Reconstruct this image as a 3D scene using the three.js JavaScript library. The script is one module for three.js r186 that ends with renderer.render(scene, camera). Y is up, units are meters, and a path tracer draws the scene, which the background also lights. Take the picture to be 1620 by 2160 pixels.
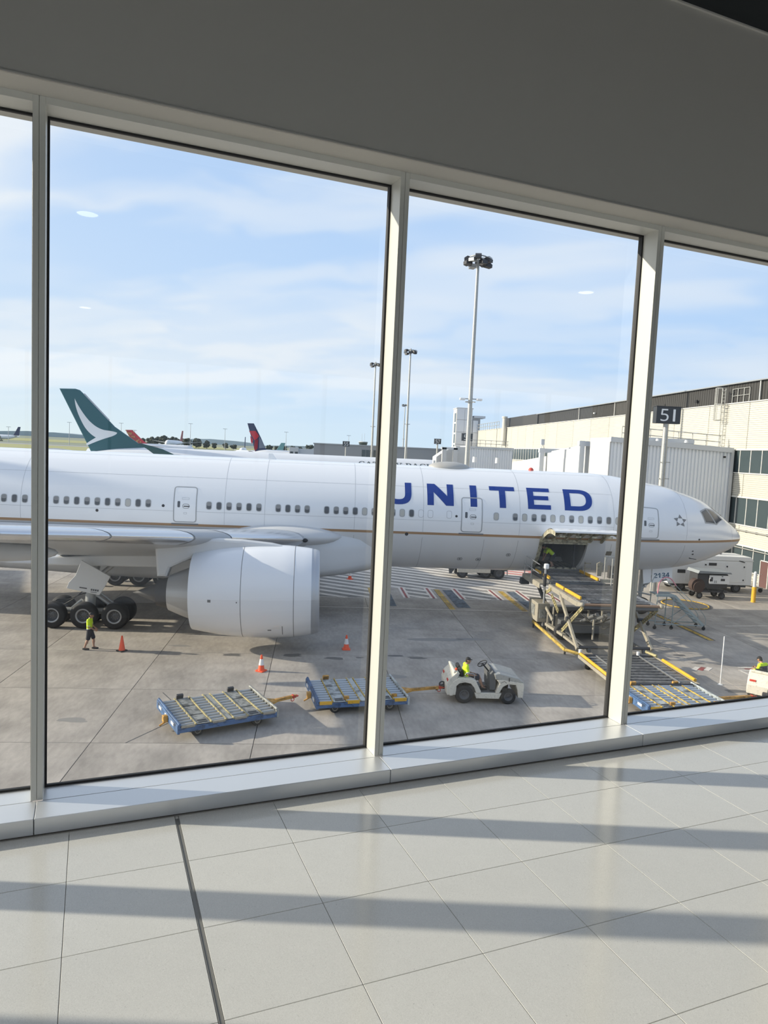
import * as THREE from 'three';
import { mergeGeometries, mergeVertices } from 'three/addons/utils/BufferGeometryUtils.js';
import { RoundedBoxGeometry } from 'three/addons/geometries/RoundedBoxGeometry.js';
import { TessellateModifier } from 'three/addons/modifiers/TessellateModifier.js';
import { FontLoader } from 'three/addons/loaders/FontLoader.js';

// ------------------------------------------------------------------ camera, sky, sun, exposure
// World: x runs along the parked aircraft towards its nose, y up, -z away from the concourse window; apron at y = 0.
const scene = new THREE.Scene();
const R = Math.PI / 180;
const camera = new THREE.PerspectiveCamera(71.62, 1620 / 2160, 0.05, 12000);
camera.rotation.order = 'YXZ';
camera.position.set(0, 9.5, 0);
camera.rotation.set(-4.93 * R, -5.4 * R, 2.63 * R);
scene.add(camera);

const renderer = new THREE.WebGLRenderer({ antialias: true });
renderer.toneMapping = THREE.LinearToneMapping;
renderer.toneMappingExposure = 1.12;
renderer.shadowMap.enabled = true;
renderer.shadowMap.type = THREE.PCFSoftShadowMap;

const SUN_EL = 19.3 * R, SUN_HEAD = 95.4 * R;            // low sun, shining along the aircraft from its tail
const sunTravel = new THREE.Vector3(Math.sin(SUN_HEAD) * Math.cos(SUN_EL), -Math.sin(SUN_EL), -Math.cos(SUN_HEAD) * Math.cos(SUN_EL));
const sun = new THREE.DirectionalLight(new THREE.Color().setRGB(1, 0.90, 0.74), 5.4);
sun.name = 'sun';
sun.position.copy(sunTravel).multiplyScalar(-180).add(new THREE.Vector3(8, 0, -30));
sun.target.position.set(8, 0, -30);
sun.castShadow = true;
sun.shadow.mapSize.set(4096, 4096);
Object.assign(sun.shadow.camera, { left: -90, right: 90, top: 80, bottom: -80, near: 1, far: 420 });
sun.shadow.bias = -0.0004;
sun.shadow.radius = 1.2;
scene.add(sun, sun.target);

let seed = 20240611;
const rnd = () => { seed = (seed + 0x6d2b79f5) | 0; let t = Math.imul(seed ^ (seed >>> 15), 1 | seed); t = (t + Math.imul(t ^ (t >>> 7), 61 | t)) ^ t; return ((t ^ (t >>> 14)) >>> 0) / 4294967296; };
const hash = (x, y, z) => { let h = Math.imul(x | 0, 374761393) + Math.imul(y | 0, 668265263) + Math.imul(z | 0, 1442695041) | 0; h = Math.imul(h ^ (h >>> 13), 1274126177); return ((h ^ (h >>> 16)) >>> 0) / 4294967296; };
const sm = (t) => t * t * (3 - 2 * t), lerp = (a, b, t) => a + (b - a) * t, clamp = (x, a, b) => Math.min(b, Math.max(a, x));
const ss = (x, a, b) => sm(clamp((x - a) / (b - a), 0, 1));
function noise(x, y, s = 0, px = 0, py = px) {             // value noise, tiling with periods px, py when given
  const ix = Math.floor(x), iy = Math.floor(y), fx = sm(x - ix), fy = sm(y - iy), w = (i, p) => (p ? ((i % p) + p) % p : i);
  const a = w(ix, px), b = w(ix + 1, px), c = w(iy, py), d = w(iy + 1, py);
  return lerp(lerp(hash(a, c, s), hash(b, c, s), fx), lerp(hash(a, d, s), hash(b, d, s), fx), fy);
}
function fbm(x, y, s = 0, n = 5, p = 0) { let v = 0, a = 0.5, t = 0; for (let i = 0; i < n; i++) { v += a * noise(x, y, s + i * 17, p, p); t += a; a *= 0.5; x *= 2; y *= 2; p *= 2; } return v / t; }

function makeSky() {                                        // hazy late-afternoon air with thin cirrus; brighter and whiter towards the sun
  const W = 2048, H = 1024, data = new Float32Array(W * H * 4), sd = sunTravel.clone().negate();
  for (let r = 0; r < H; r++) {
    const el = ((r + 0.5) / H - 0.5) * Math.PI, y = Math.sin(el), ce = Math.cos(el), deg = Math.max(0, el / R);
    for (let c = 0; c < W; c++) {
      const az = ((c + 0.5) / W - 0.5) * 2 * Math.PI, x = Math.cos(az) * ce, z = Math.sin(az) * ce;
      const cs = x * sd.x + y * sd.y + z * sd.z;
      let col;
      const h = Math.exp(-deg / 9), m = ss(deg, 8, 66);
      col = [lerp(0.42, 0.09, m), lerp(0.62, 0.19, m), lerp(0.95, 0.42, m)];
      const sunny = ss(cs, -0.35, 0.95);
      const hz = [lerp(0.60, 0.82, sunny), lerp(0.74, 0.87, sunny), lerp(0.87, 0.79, sunny)];
      for (let i = 0; i < 3; i++) col[i] = lerp(col[i], hz[i], h * 0.92);
      if (el > 0.004) {
        const k = 1 / (y + 0.12), px = x * k, pz = z * k;
        const q = fbm(px * 2.2 + 7, pz * 2.2 + 3, 5, 3);
        const st = fbm(px * 1.25 + pz * 0.55 + q * 1.3, pz * 3.4 - px * 1.1 + q * 0.9, 11, 6);
        const sheet = fbm(px * 0.75 + 2.2, pz * 1.0 + 5.5, 41, 4);
        let cl = ss(st, 0.38, 0.68) * 0.6 + ss(sheet, 0.38, 0.66) * 0.55;
        cl = clamp(cl * lerp(0.72, 1, sunny) + 0.22 * sunny, 0, 1) * ss(deg, 0.5, 5);
        const cc = [0.79 + 0.1 * sunny, 0.835 + 0.06 * sunny, 0.90];
        for (let i = 0; i < 3; i++) col[i] = lerp(col[i], cc[i], cl * 0.8 * lerp(1, 0.45, ss(deg, 32, 70)));
      }
      const glow = Math.pow(Math.max(0, cs), 24) * 1.1 + Math.pow(Math.max(0, cs), 3) * 0.10;
      col[0] += glow; col[1] += glow * 0.93; col[2] += glow * 0.78;
      const o = (r * W + c) * 4;
      data[o] = col[0]; data[o + 1] = col[1]; data[o + 2] = col[2]; data[o + 3] = 1;
    }
  }
  const t = new THREE.DataTexture(data, W, H, THREE.RGBAFormat, THREE.FloatType);
  t.mapping = THREE.EquirectangularReflectionMapping; t.magFilter = THREE.LinearFilter; t.needsUpdate = true;
  return t;
}
scene.background = makeSky();
scene.environment = scene.background;

// ------------------------------------------------------------------ naming and grouping helpers
const used = new Map();
function numbered(name) { const n = used.get(name) || 0; used.set(name, n + 1); return n ? name + '_' + String(n).padStart(3, '0') : name; }
function tag(o, label, category, group) { o.userData.label = label; o.userData.category = category; if (group) o.userData.group = group; return o; }
function thing(name, label, category, pos = [0, 0, 0], turn = 0, group) {
  const o = new THREE.Group(); o.name = numbered(name); o.position.set(...pos); o.rotation.y = turn; scene.add(o);
  return tag(o, label, category, group);
}
function structGroup(name, turn = 0, pos = [0, 0, 0]) { const o = new THREE.Group(); o.name = numbered(name); o.userData.kind = 'structure'; o.rotation.y = turn; o.position.set(...pos); scene.add(o); return o; }
function clean(g) {                                         // one vertex layout for everything; uv in metres along the two main axes of each face
  const keep = g.userData.keepUV;
  g = g.index ? g.toNonIndexed() : g;
  if (!g.attributes.normal) g.computeVertexNormals();
  for (const k of Object.keys(g.attributes)) if (!['position', 'normal', 'uv'].includes(k)) g.deleteAttribute(k);
  if (!keep || !g.attributes.uv) {
    const p = g.attributes.position, n = g.attributes.normal, uv = new Float32Array(p.count * 2);
    for (let i = 0; i < p.count; i++) {
      const f = i - (i % 3), ax = Math.abs(n.getX(f)), ay = Math.abs(n.getY(f)), az = Math.abs(n.getZ(f));
      if (ay >= ax && ay >= az) { uv[2 * i] = p.getX(i); uv[2 * i + 1] = -p.getZ(i); } else if (ax >= az) { uv[2 * i] = -p.getZ(i); uv[2 * i + 1] = p.getY(i); } else { uv[2 * i] = p.getX(i); uv[2 * i + 1] = p.getY(i); }
    }
    g.setAttribute('uv', new THREE.BufferAttribute(uv, 2));
  }
  return g;
}
function merge(list) { const l = [list].flat(9).map(clean); return l.length > 1 ? mergeGeometries(l, false) : l[0]; }
function part(parent, name, geo, mat, label) {
  const m = new THREE.Mesh(merge(geo), mat); m.name = name; m.castShadow = m.receiveShadow = true;
  if (label) m.userData.label = label;
  parent.add(m); return m;
}
function solo(name, label, category, geo, mat, pos = [0, 0, 0], turn = 0, group) {   // a thing of one mesh
  const m = new THREE.Mesh(merge(geo), mat); m.name = numbered(name); m.position.set(...pos); m.rotation.y = turn; m.castShadow = m.receiveShadow = true; scene.add(m);
  return tag(m, label, category, group);
}
function inst(parent, name, mesh, x, y, z, rx = 0, ry = 0, rz = 0) {                  // another part of the same shape
  const m = new THREE.Mesh(mesh.geometry, mesh.material); m.name = name; m.position.set(x, y, z); m.rotation.set(rx, ry, rz); m.castShadow = m.receiveShadow = true; parent.add(m); return m;
}
// ------------------------------------------------------------------ shape helpers
const V = (x, y, z) => new THREE.Vector3(x, y, z);
const place = (g, x, y, z, rx = 0, ry = 0, rz = 0) => { if (rz) g.rotateZ(rz); if (rx) g.rotateX(rx); if (ry) g.rotateY(ry); return g.translate(x, y, z); };
const box = (w, h, d, x = 0, y = 0, z = 0, rx = 0, ry = 0, rz = 0) => place(new THREE.BoxGeometry(w, h, d), x, y, z, rx, ry, rz);
const rbox = (w, h, d, x = 0, y = 0, z = 0, r = 0.02, rx = 0, ry = 0, rz = 0) => place(new RoundedBoxGeometry(w, h, d, 2, Math.min(r, w / 2.01, h / 2.01, d / 2.01)), x, y, z, rx, ry, rz);
const cyl = (r1, r2, h, x = 0, y = 0, z = 0, rx = 0, ry = 0, rz = 0, n = 16) => place(new THREE.CylinderGeometry(r1, r2, h, n), x, y, z, rx, ry, rz);
function rod(p, q, r, r2 = r, n = 10) {                      // cylinder from p to q
  p = V(...p); q = V(...q); const d = q.clone().sub(p), L = d.length(), g = new THREE.CylinderGeometry(r2, r, L, n);
  g.applyQuaternion(new THREE.Quaternion().setFromUnitVectors(V(0, 1, 0), d.normalize()));
  return g.translate((p.x + q.x) / 2, (p.y + q.y) / 2, (p.z + q.z) / 2);
}
function beam(p, q, w, h) {                                  // square bar from p to q, w across (level), h in the vertical plane
  p = V(...p); q = V(...q); const d = q.clone().sub(p), L = d.length(), g = new THREE.BoxGeometry(w, h, L), m = new THREE.Matrix4().lookAt(p, q, Math.abs(d.x) + Math.abs(d.z) < 1e-6 ? V(1, 0, 0) : V(0, 1, 0));
  g.applyMatrix4(m); return g.translate((p.x + q.x) / 2, (p.y + q.y) / 2, (p.z + q.z) / 2);
}
const tube = (pts, r, n = 24, s = 8, closed = false) => new THREE.TubeGeometry(new THREE.CatmullRomCurve3(pts.map((p) => V(...p)), closed), n, r, s, closed);
const shape = (pts) => new THREE.Shape(pts.map((p) => new THREE.Vector2(...p)));
const prism = (pts, depth, bevel = 0) => { const g = new THREE.ExtrudeGeometry(Array.isArray(pts) ? shape(pts) : pts, { depth: depth - 2 * bevel, bevelEnabled: bevel > 0, bevelSize: bevel, bevelThickness: bevel, bevelSegments: 2, bevelOffset: -bevel, curveSegments: 10 }); return g.translate(0, 0, bevel - depth / 2); };
const lathe = (pts, n = 32) => new THREE.LatheGeometry(pts.map((p) => new THREE.Vector2(...p)), n);
function grid(nu, nv, f, skip) {                              // surface f(i, j) -> [x, y, z]
  const p = [], ix = [];
  for (let i = 0; i <= nu; i++) for (let j = 0; j <= nv; j++) p.push(...f(i, j));
  for (let i = 0; i < nu; i++) for (let j = 0; j < nv; j++) { if (skip && skip(i, j)) continue; const a = i * (nv + 1) + j, b = a + 1, c = a + nv + 1, d = c + 1; ix.push(a, c, b, b, c, d); }
  const g = new THREE.BufferGeometry(); g.setAttribute('position', new THREE.Float32BufferAttribute(p, 3)); g.setIndex(ix); g.computeVertexNormals(); return g;
}
function pchip(keys) {                                       // smooth curve through [x, y] keys without overshoot
  const n = keys.length, d = [], m = [];
  for (let i = 0; i < n - 1; i++) d.push((keys[i + 1][1] - keys[i][1]) / (keys[i + 1][0] - keys[i][0]));
  for (let i = 0; i < n; i++) m.push(i === 0 ? d[0] : i === n - 1 ? d[n - 2] : d[i - 1] * d[i] <= 0 ? 0 : (2 * d[i - 1] * d[i]) / (d[i - 1] + d[i]));
  return (x) => { if (x <= keys[0][0]) return keys[0][1]; if (x >= keys[n - 1][0]) return keys[n - 1][1]; let i = 0; while (x > keys[i + 1][0]) i++; const h = keys[i + 1][0] - keys[i][0], t = (x - keys[i][0]) / h; return (1 + 2 * t) * (1 - t) ** 2 * keys[i][1] + t * (1 - t) ** 2 * h * m[i] + t * t * (3 - 2 * t) * keys[i + 1][1] + t * t * (t - 1) * h * m[i + 1]; };
}
// ------------------------------------------------------------------ materials
function tex(n, f, { srgb = true, rx = 1, ry = 1 } = {}) {   // f(u, v) -> [r, g, b] in 0..1 display values
  const d = new Uint8Array(n * n * 4);
  for (let j = 0; j < n; j++) for (let i = 0; i < n; i++) { const c = f(i / n, j / n), o = (j * n + i) * 4; for (let k = 0; k < 3; k++) d[o + k] = clamp(c[k] ?? c[0], 0, 1) * 255; d[o + 3] = 255; }
  const t = new THREE.DataTexture(d, n, n, THREE.RGBAFormat); t.wrapS = t.wrapT = THREE.RepeatWrapping; t.magFilter = THREE.LinearFilter; t.minFilter = THREE.LinearMipmapLinearFilter; t.generateMipmaps = true;
  if (srgb) t.colorSpace = THREE.SRGBColorSpace; t.repeat.set(rx, ry); t.needsUpdate = true; return t;
}
const rgb = (r, g, b) => new THREE.Color().setRGB(r, g, b);
const M = (c, rough = 0.6, metal = 0, o = {}) => new THREE.MeshStandardMaterial({ color: c, roughness: rough, metalness: metal, side: THREE.DoubleSide, ...o });
const PM = (c, rough, metal, o = {}) => new THREE.MeshPhysicalMaterial({ color: c, roughness: rough, metalness: metal, side: THREE.DoubleSide, ...o });
const concreteTex = (s, warm) => tex(512, (u, v) => { const a = fbm(u * 4, v * 4, s, 5, 4), b = fbm(u * 48, v * 16, s + 50, 3, 16), c = hash(u * 512, v * 512, s), k = 0.80 + 0.24 * (a - 0.5) + 0.10 * (b - 0.5) + 0.06 * (c - 0.5); return [k, k * (0.985 - warm), k * (0.965 - warm * 2)]; }, { rx: 0.2, ry: 0.2 });
const grimeTex = tex(256, (u, v) => { const a = fbm(u * 4, v * 4, 91, 5, 4), b = fbm(u * 20, v * 20, 97, 3, 20), k = 1 - 0.34 * ss(a, 0.45, 0.85) - 0.16 * (b > 0.62 ? 1 : 0) - 0.06 * b; return [k, k * 0.985, k * 0.95]; }, { rx: 0.5, ry: 0.5 });
const softGrime = tex(256, (u, v) => { const a = fbm(u * 6, v * 6, 191, 5, 6), b = fbm(u * 30, v * 30, 197, 3, 30), k = 0.97 - 0.2 * ss(a, 0.56, 0.86) - 0.10 * ss(b, 0.62, 0.8); return [k, k * 0.985, k * 0.955]; }, { rx: 0.8, ry: 0.8 });
const terrTex = tex(1024, (u, v) => { const a = fbm(u * 8, v * 8, 31, 3, 8), c = noise(u * 400, v * 400, 33, 400), d = noise(u * 280, v * 280, 37, 280), e = noise(u * 150, v * 150, 39, 150); let k = 0.93 + 0.02 * (a - 0.5) + 0.07 * (c - 0.5); if (d > 0.86) k -= 0.055; if (d < 0.12) k += 0.04; if (e > 0.965) k -= 0.12; return [k, k * 0.998, k * 0.985]; }, { rx: 1.9, ry: 1.9 });
const grainTex = tex(256, (u, v) => { const a = fbm(u * 6, v * 60, 71, 4, 6), k = 0.93 + 0.14 * (a - 0.5); return [k, k, k]; }, { rx: 1, ry: 1 });
const MAT = {
  concrete: [0, 1, 2].map((i) => M(rgb(0.60, 0.565, 0.525).multiplyScalar(0.97 + i * 0.03), 0.86, 0, { map: concreteTex(100 + i * 7, 0.0) })),
  joint: M(rgb(0.045, 0.043, 0.04), 0.95),
  asphalt: M(rgb(0.17, 0.17, 0.17), 0.92, 0, { map: softGrime }),
  terrazzo: [0, 1, 2].map((i) => M(rgb(0.765, 0.77, 0.76).multiplyScalar(0.985 + 0.015 * i), 0.15, 0, { map: terrTex })),
  black: M(rgb(0.012, 0.012, 0.013), 0.6),
  rubber: M(rgb(0.024, 0.024, 0.027), 0.78, 0, { map: softGrime }),
  darkMetal: M(rgb(0.07, 0.07, 0.075), 0.5, 0.5),
  steel: M(rgb(0.42, 0.43, 0.44), 0.38, 0.75),
  galv: M(rgb(0.46, 0.48, 0.49), 0.5, 0.45, { map: softGrime }),
  sill: M(rgb(0.74, 0.76, 0.78), 0.34, 0.5),
  frame: M(rgb(0.66, 0.66, 0.62), 0.36, 0.1),
  yellow: M(rgb(0.78, 0.45, 0.03), 0.55, 0, { map: softGrime }),
  dirtyWhite: M(rgb(0.74, 0.72, 0.66), 0.55, 0, { map: softGrime }),
  white: M(rgb(0.80, 0.80, 0.79), 0.45),
  red: M(rgb(0.55, 0.05, 0.03), 0.5),
  orange: M(rgb(0.9, 0.10, 0.03), 0.5),
  reflective: M(rgb(0.78, 0.77, 0.76), 0.35),
  glassDark: PM(rgb(0.035, 0.05, 0.058), 0.06, 0, { specularIntensity: 1 }),
};
const font = await new FontLoader().loadAsync('fonts/droid/droid_sans_bold.typeface.json');
const fontThin = await new FontLoader().loadAsync('fonts/droid/droid_sans_regular.typeface.json');
const fontSerif = await new FontLoader().loadAsync('fonts/droid/droid_serif_regular.typeface.json');
function letters(text, height, f = font, depth = 0.01, width) {   // raised lettering centred on its origin, facing +z
  const g = mergeGeometries(f.generateShapes(text, height).map((s) => new THREE.ExtrudeGeometry(s, { depth, bevelEnabled: false, curveSegments: 6 })));
  g.computeBoundingBox(); const b = g.boundingBox; g.translate(-(b.min.x + b.max.x) / 2, -(b.min.y + b.max.y) / 2, 0);
  if (width) g.scale(width / (b.max.x - b.min.x), 1, 1); return g;
}
// ------------------------------------------------------------------ the concourse: local axes u along the window wall, y up, w = -v towards the viewer
const WALL = 17 * R, FL = 7.95, SILL = 8.019, HEAD = 10.738, SOFFIT = 10.764, TOP = 11.792, GLASS = 3.2;
const I = (name) => structGroup(name, WALL);
{
  const f = I('floor'), col = [], row = [2.918, 2.577, 2.186, 1.793, 1.4, 1.009, 0.618];
  for (let u = -0.875; u < 0.2; u += 0.401) col.push([u, u + 0.401 > 0.2 ? 0.326 : u + 0.401]);
  for (let u = 0.342; u < 4.9; u += 0.4) col.push([u, u + 0.4]);
  const g = 0.0009; let n = 0;
  const variants = [0, 1, 2, 3].map((k) => k * 0.37);
  const cache = new Map();
  for (const [a, b] of col) for (let j = 0; j < row.length - 1; j++) {
    const v = n++ % 4, w = b - a - 2 * g, d = row[j] - row[j + 1] - 2 * g, key = [v, w.toFixed(4), d.toFixed(4)].join();
    if (!cache.has(key)) { const q = merge(rbox(w, 0.02, d, variants[v] * 3, 0, variants[v] * 5, 0.0012)); q.translate(-variants[v] * 3, 0, -variants[v] * 5); cache.set(key, q); }
    const m = new THREE.Mesh(cache.get(key), MAT.terrazzo[(n * 7) % 3]); m.name = 'tile'; m.receiveShadow = true; m.position.set((a + b) / 2, FL - 0.01, -(row[j] + row[j + 1]) / 2); f.add(m);
  }
  part(f, 'grout_bed', box(6.2, 0.3, 3.1, 2.0, FL - 0.1535, -1.5), M(rgb(0.22, 0.215, 0.20), 0.9));
  part(f, 'expansion_joint', [box(0.0125, 0.012, 2.3, 0.334, FL - 0.0085, -1.77), box(0.0025, 0.014, 2.3, 0.3275, FL - 0.0075, -1.77), box(0.0025, 0.014, 2.3, 0.3405, FL - 0.0075, -1.77)], M(rgb(0.20, 0.20, 0.19), 0.6, 0.1), 'dark expansion joint strip with metal edges');
  // the same paving beyond the part that is looked at
  part(f, 'floor_field', [box(8.9, 0.3, 12, -5.4, FL - 0.15, 3.0), box(7, 0.3, 12, 8.6, FL - 0.15, 3.0), box(6.15, 0.3, 8.4, 2.02, FL - 0.15, 4.82), box(22, 0.3, 0.3, 1.2, FL - 0.152, -3.05)], MAT.terrazzo[1]);
  part(f, 'kick_strip', box(20, 0.006, 0.01, 0.5, FL + 0.003, -2.932), M(rgb(0.10, 0.09, 0.08), 0.8));
}
const paneMat = PM(rgb(0.955, 0.975, 0.968), 0.0, 0, { transmission: 1, thickness: 0, ior: 1.5, side: THREE.DoubleSide });
const interiorPaint = M(rgb(0.50, 0.485, 0.45), 0.75);
{
  const w = I('wall_front');
  part(w, 'bulkhead', [box(24, TOP - SOFFIT + 0.3, 0.4, 1, (TOP + SOFFIT) / 2 + 0.15, -3.145)], interiorPaint);
  part(w, 'corner_bead', box(24, 0.006, 0.006, 1, SOFFIT + 0.003, -2.944), interiorPaint);
  part(I('wall_outer'), 'lower_facade', box(24, FL - 0.3, 0.3, 1, (FL - 0.3) / 2, -3.12), M(rgb(0.4, 0.4, 0.38), 0.8));
  const back = I('wall_back'), plaster = M(rgb(0.62, 0.61, 0.58), 0.8);   // unseen; its full-length glazing is added to bring fill daylight into the room
  part(back, 'dado_wall', box(24, 0.75, 0.2, 1, FL + 0.2, 9.1), plaster); part(back, 'upper_wall', box(24, 0.9, 0.2, 1, TOP - 0.2, 9.1), plaster);
  part(back, 'glass_pane', new THREE.PlaneGeometry(23.6, TOP - FL - 1.1).translate(1, (TOP + FL) / 2 - 0.02, 9.1), paneMat);
  for (let u = -10.2; u < 12.8; u += 1.5) part(back, 'mullion', box(0.06, TOP - FL - 1.0, 0.16, u, (TOP + FL) / 2, 9.08), MAT.frame);
  part(I('wall_left'), 'plaster', box(0.2, TOP - FL + 0.4, 12.6, -10.6, (TOP + FL) / 2, 2.9), M(rgb(0.62, 0.61, 0.58), 0.8));
  part(I('wall_right'), 'plaster', box(0.2, TOP - FL + 0.4, 12.6, 12.6, (TOP + FL) / 2, 2.9), M(rgb(0.62, 0.61, 0.58), 0.8));
  const c = I('ceiling');
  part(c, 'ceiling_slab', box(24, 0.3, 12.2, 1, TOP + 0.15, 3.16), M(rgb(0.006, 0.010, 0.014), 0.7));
  part(c, 'edge_bead', box(24, 0.008, 0.012, 1, TOP - 0.004, -2.939), M(rgb(0.55, 0.54, 0.5), 0.5));
}
// recessed downlights: three reflect faintly in the glass, one is added unseen as fill
for (const [u, v, lab] of [[-0.08, -1.77, 'round recessed ceiling downlight mirrored as the bright ellipse in the second pane'], [6.22, -1.8, 'round recessed ceiling downlight mirrored as the faint ellipse by the tall floodlight mast'], [-3.2, -1.8, 'added unseen ceiling downlight brightening the concourse, mirrored nowhere in the panes'], [-0.16, -7.54, 'round recessed ceiling downlight deepest in the concourse, mirrored as a thin sliver']]) {
  const p = V(u, 0, -v).applyAxisAngle(V(0, 1, 0), WALL);
  const t = thing('ceiling_downlight', lab, 'ceiling light', [p.x, TOP - 0.004, p.z], WALL, 'concourse downlights');
  part(t, 'trim_ring', place(new THREE.TorusGeometry(0.11, 0.01, 8, 32), 0, 0, 0, Math.PI / 2), MAT.white);
  part(t, 'light_lens', cyl(0.102, 0.102, 0.008, 0, 0, 0, 0, 0, 0, 32), new THREE.MeshStandardMaterial({ color: 0xffffff, emissive: rgb(1, 0.97, 0.9), emissiveIntensity: 5.5 }));
  const L = new THREE.SpotLight(rgb(1, 0.985, 0.96), 27, 0, 68 * R, 0.7, 2); L.name = 'downlight_beam'; L.position.set(0, -0.02, 0); L.target.position.set(0, -4, 0); L.castShadow = true; L.shadow.radius = 5; t.add(L, L.target);
}
// windows: thirteen bays of 1.5 m; each has its mullion, head, sill, black gasket and pane
for (let k = -6; k <= 6; k++) {
  const w = structGroup('window_' + (k + 7), WALL), a = -0.2 + 1.5 * (k - 1) + 0.0225, b = a + 1.455, m = (a + b) / 2, z0 = -GLASS, zf = -3.08;
  w.name = 'window_' + (k + 7);
  part(w, 'mullion', [rbox(0.0215, SOFFIT - SILL, 0.132, a - 0.0110, (SILL + SOFFIT) / 2, zf - 0.066, 0.0012), rbox(0.0215, SOFFIT - SILL, 0.132, a - 0.034, (SILL + SOFFIT) / 2, zf - 0.066, 0.0012), box(0.0035, SOFFIT - SILL, 0.11, a - 0.0225, (SILL + SOFFIT) / 2, zf - 0.064)], MAT.frame);
  part(w, 'glazing_seal', [box(0.058, SOFFIT - SILL + 0.02, 0.02, a - 0.0225, (SILL + SOFFIT) / 2, z0 - 0.012)], MAT.black);
  part(w, 'window_head', [box(1.455, SOFFIT - HEAD, 0.13, m, (HEAD + SOFFIT) / 2, zf - 0.065)], MAT.frame);
  part(w, 'sill_frame', [box(1.455, 0.06, 0.122, m, SILL - 0.0306, -3.1375)], MAT.sill);
  part(w, 'curb_panel', [rbox(1.4975, SILL - FL - 0.004, 0.148, m, (SILL + FL + 0.004) / 2, -2.999, 0.0025)], MAT.sill, 'low aluminium curb cover at the foot of the glass');
  const q = 0.009, e = 0.0085;
  part(w, 'gasket', [box(1.455, q, 0.014, m, SILL + q / 2, z0 + 0.003), box(1.455, q, 0.014, m, HEAD - q / 2, z0 + 0.003), box(e, HEAD - SILL - 2 * q, 0.014, a + e / 2, (HEAD + SILL) / 2, z0 + 0.003), box(e, HEAD - SILL - 2 * q, 0.014, b - e / 2, (HEAD + SILL) / 2, z0 + 0.003)], MAT.black);
  const gl = new THREE.PlaneGeometry(1.455, HEAD - SILL); gl.translate(m, (HEAD + SILL) / 2, z0);
  part(w, 'glass_pane', gl, paneMat).castShadow = false;
}
// ------------------------------------------------------------------ apron of cast concrete bays, markings, airfield beyond
{
  const a = structGroup('apron_ground');
  part(a, 'apron_base', box(900, 0.4, 196, 0, -0.228, -98), MAT.joint);
  const W = 5.008, D = 4.945, geos = [0, 1, 2, 3, 4].map((k) => { const g = merge(rbox(W, 0.15, D, k * 1.37, 0, k * 2.11, 0.006)); g.translate(-k * 1.37, -0.075, -k * 2.11); return g; });
  let n = 0;
  for (let i = -5; i < 8; i++) for (let j = 2; j < 13; j++) {
    const m = new THREE.Mesh(geos[(n * 3 + i) % 5 < 0 ? 0 : ((n * 3 + i * 2 + 50) % 5)], MAT.concrete[(n * 5 + j) % 3]); n++;
    m.name = 'concrete_slab'; m.receiveShadow = true; m.position.set(-1.75 + 5.03 * i + 2.515, 0, -(22.17 + 4.965 * (j - 2) - 2.48)); if (n % 2) m.rotation.y = Math.PI; a.add(m);
  }
  part(a, 'far_paving', [box(300, 0.15, 86, 20, -0.076, -(74.3 + 43)), box(110, 0.15, 60, -82, -0.076, -44.5), box(110, 0.15, 60, 93, -0.076, -44.5), box(300, 0.15, 17.2, 0, -0.076, -8.6)], MAT.concrete[1]);
  part(a, 'landside_paving', box(900, 0.3, 300, 0, -0.16, 160), MAT.asphalt);
  part(a, 'taxiway_paving', box(2400, 0.3, 330, 0, -0.3, -360), M(rgb(0.30, 0.29, 0.27), 0.9, 0, { map: grimeTex }));
  const field = structGroup('field_grass');
  part(field, 'dry_grass', [box(1500, 0.3, 190, -400, -0.2, -610), box(2500, 0.3, 700, -300, -0.22, -1450)], M(rgb(0.34, 0.33, 0.13), 0.95));
  part(field, 'runway_strip', [box(1500, 0.3, 60, -300, -0.15, -735), box(2000, 0.3, 40, -300, -0.15, -480)], M(rgb(0.33, 0.32, 0.31), 0.9));
  part(field, 'plain', box(16000, 0.4, 8100, -2000, -0.5, -4560), M(rgb(0.22, 0.24, 0.17), 0.95));
}
// painted markings (thin paint films)
const PAINT = { ground: M(rgb(0.27, 0.265, 0.26), 0.85, 0, { map: softGrime }), white: M(rgb(0.74, 0.71, 0.68), 0.7, 0, { map: softGrime }), red: M(rgb(0.36, 0.08, 0.08), 0.7, 0, { map: grimeTex }), pink: M(rgb(0.55, 0.20, 0.17), 0.7), yellow: M(rgb(0.62, 0.41, 0.06), 0.7, 0, { map: grimeTex }), blue: M(rgb(0.12, 0.16, 0.22), 0.8, 0, { map: grimeTex }), dark: M(rgb(0.10, 0.10, 0.105), 0.85), tar: M(rgb(0.15, 0.145, 0.14), 0.7) };
function flat(pts, y = 0.004, t = 0.003) { const g = prism(pts, t); g.rotateX(-Math.PI / 2); return g.translate(0, y, 0); }   // pts in (x, b)
const strip = (x0, b0, x1, b1, w, y) => { const dx = x1 - x0, db = b1 - b0, L = Math.hypot(dx, db), nx = (-db / L) * w / 2, nb = (dx / L) * w / 2; return flat([[x0 + nx, b0 + nb], [x0 - nx, b0 - nb], [x1 - nx, b1 - nb], [x1 + nx, b1 + nb]], y); };
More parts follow.
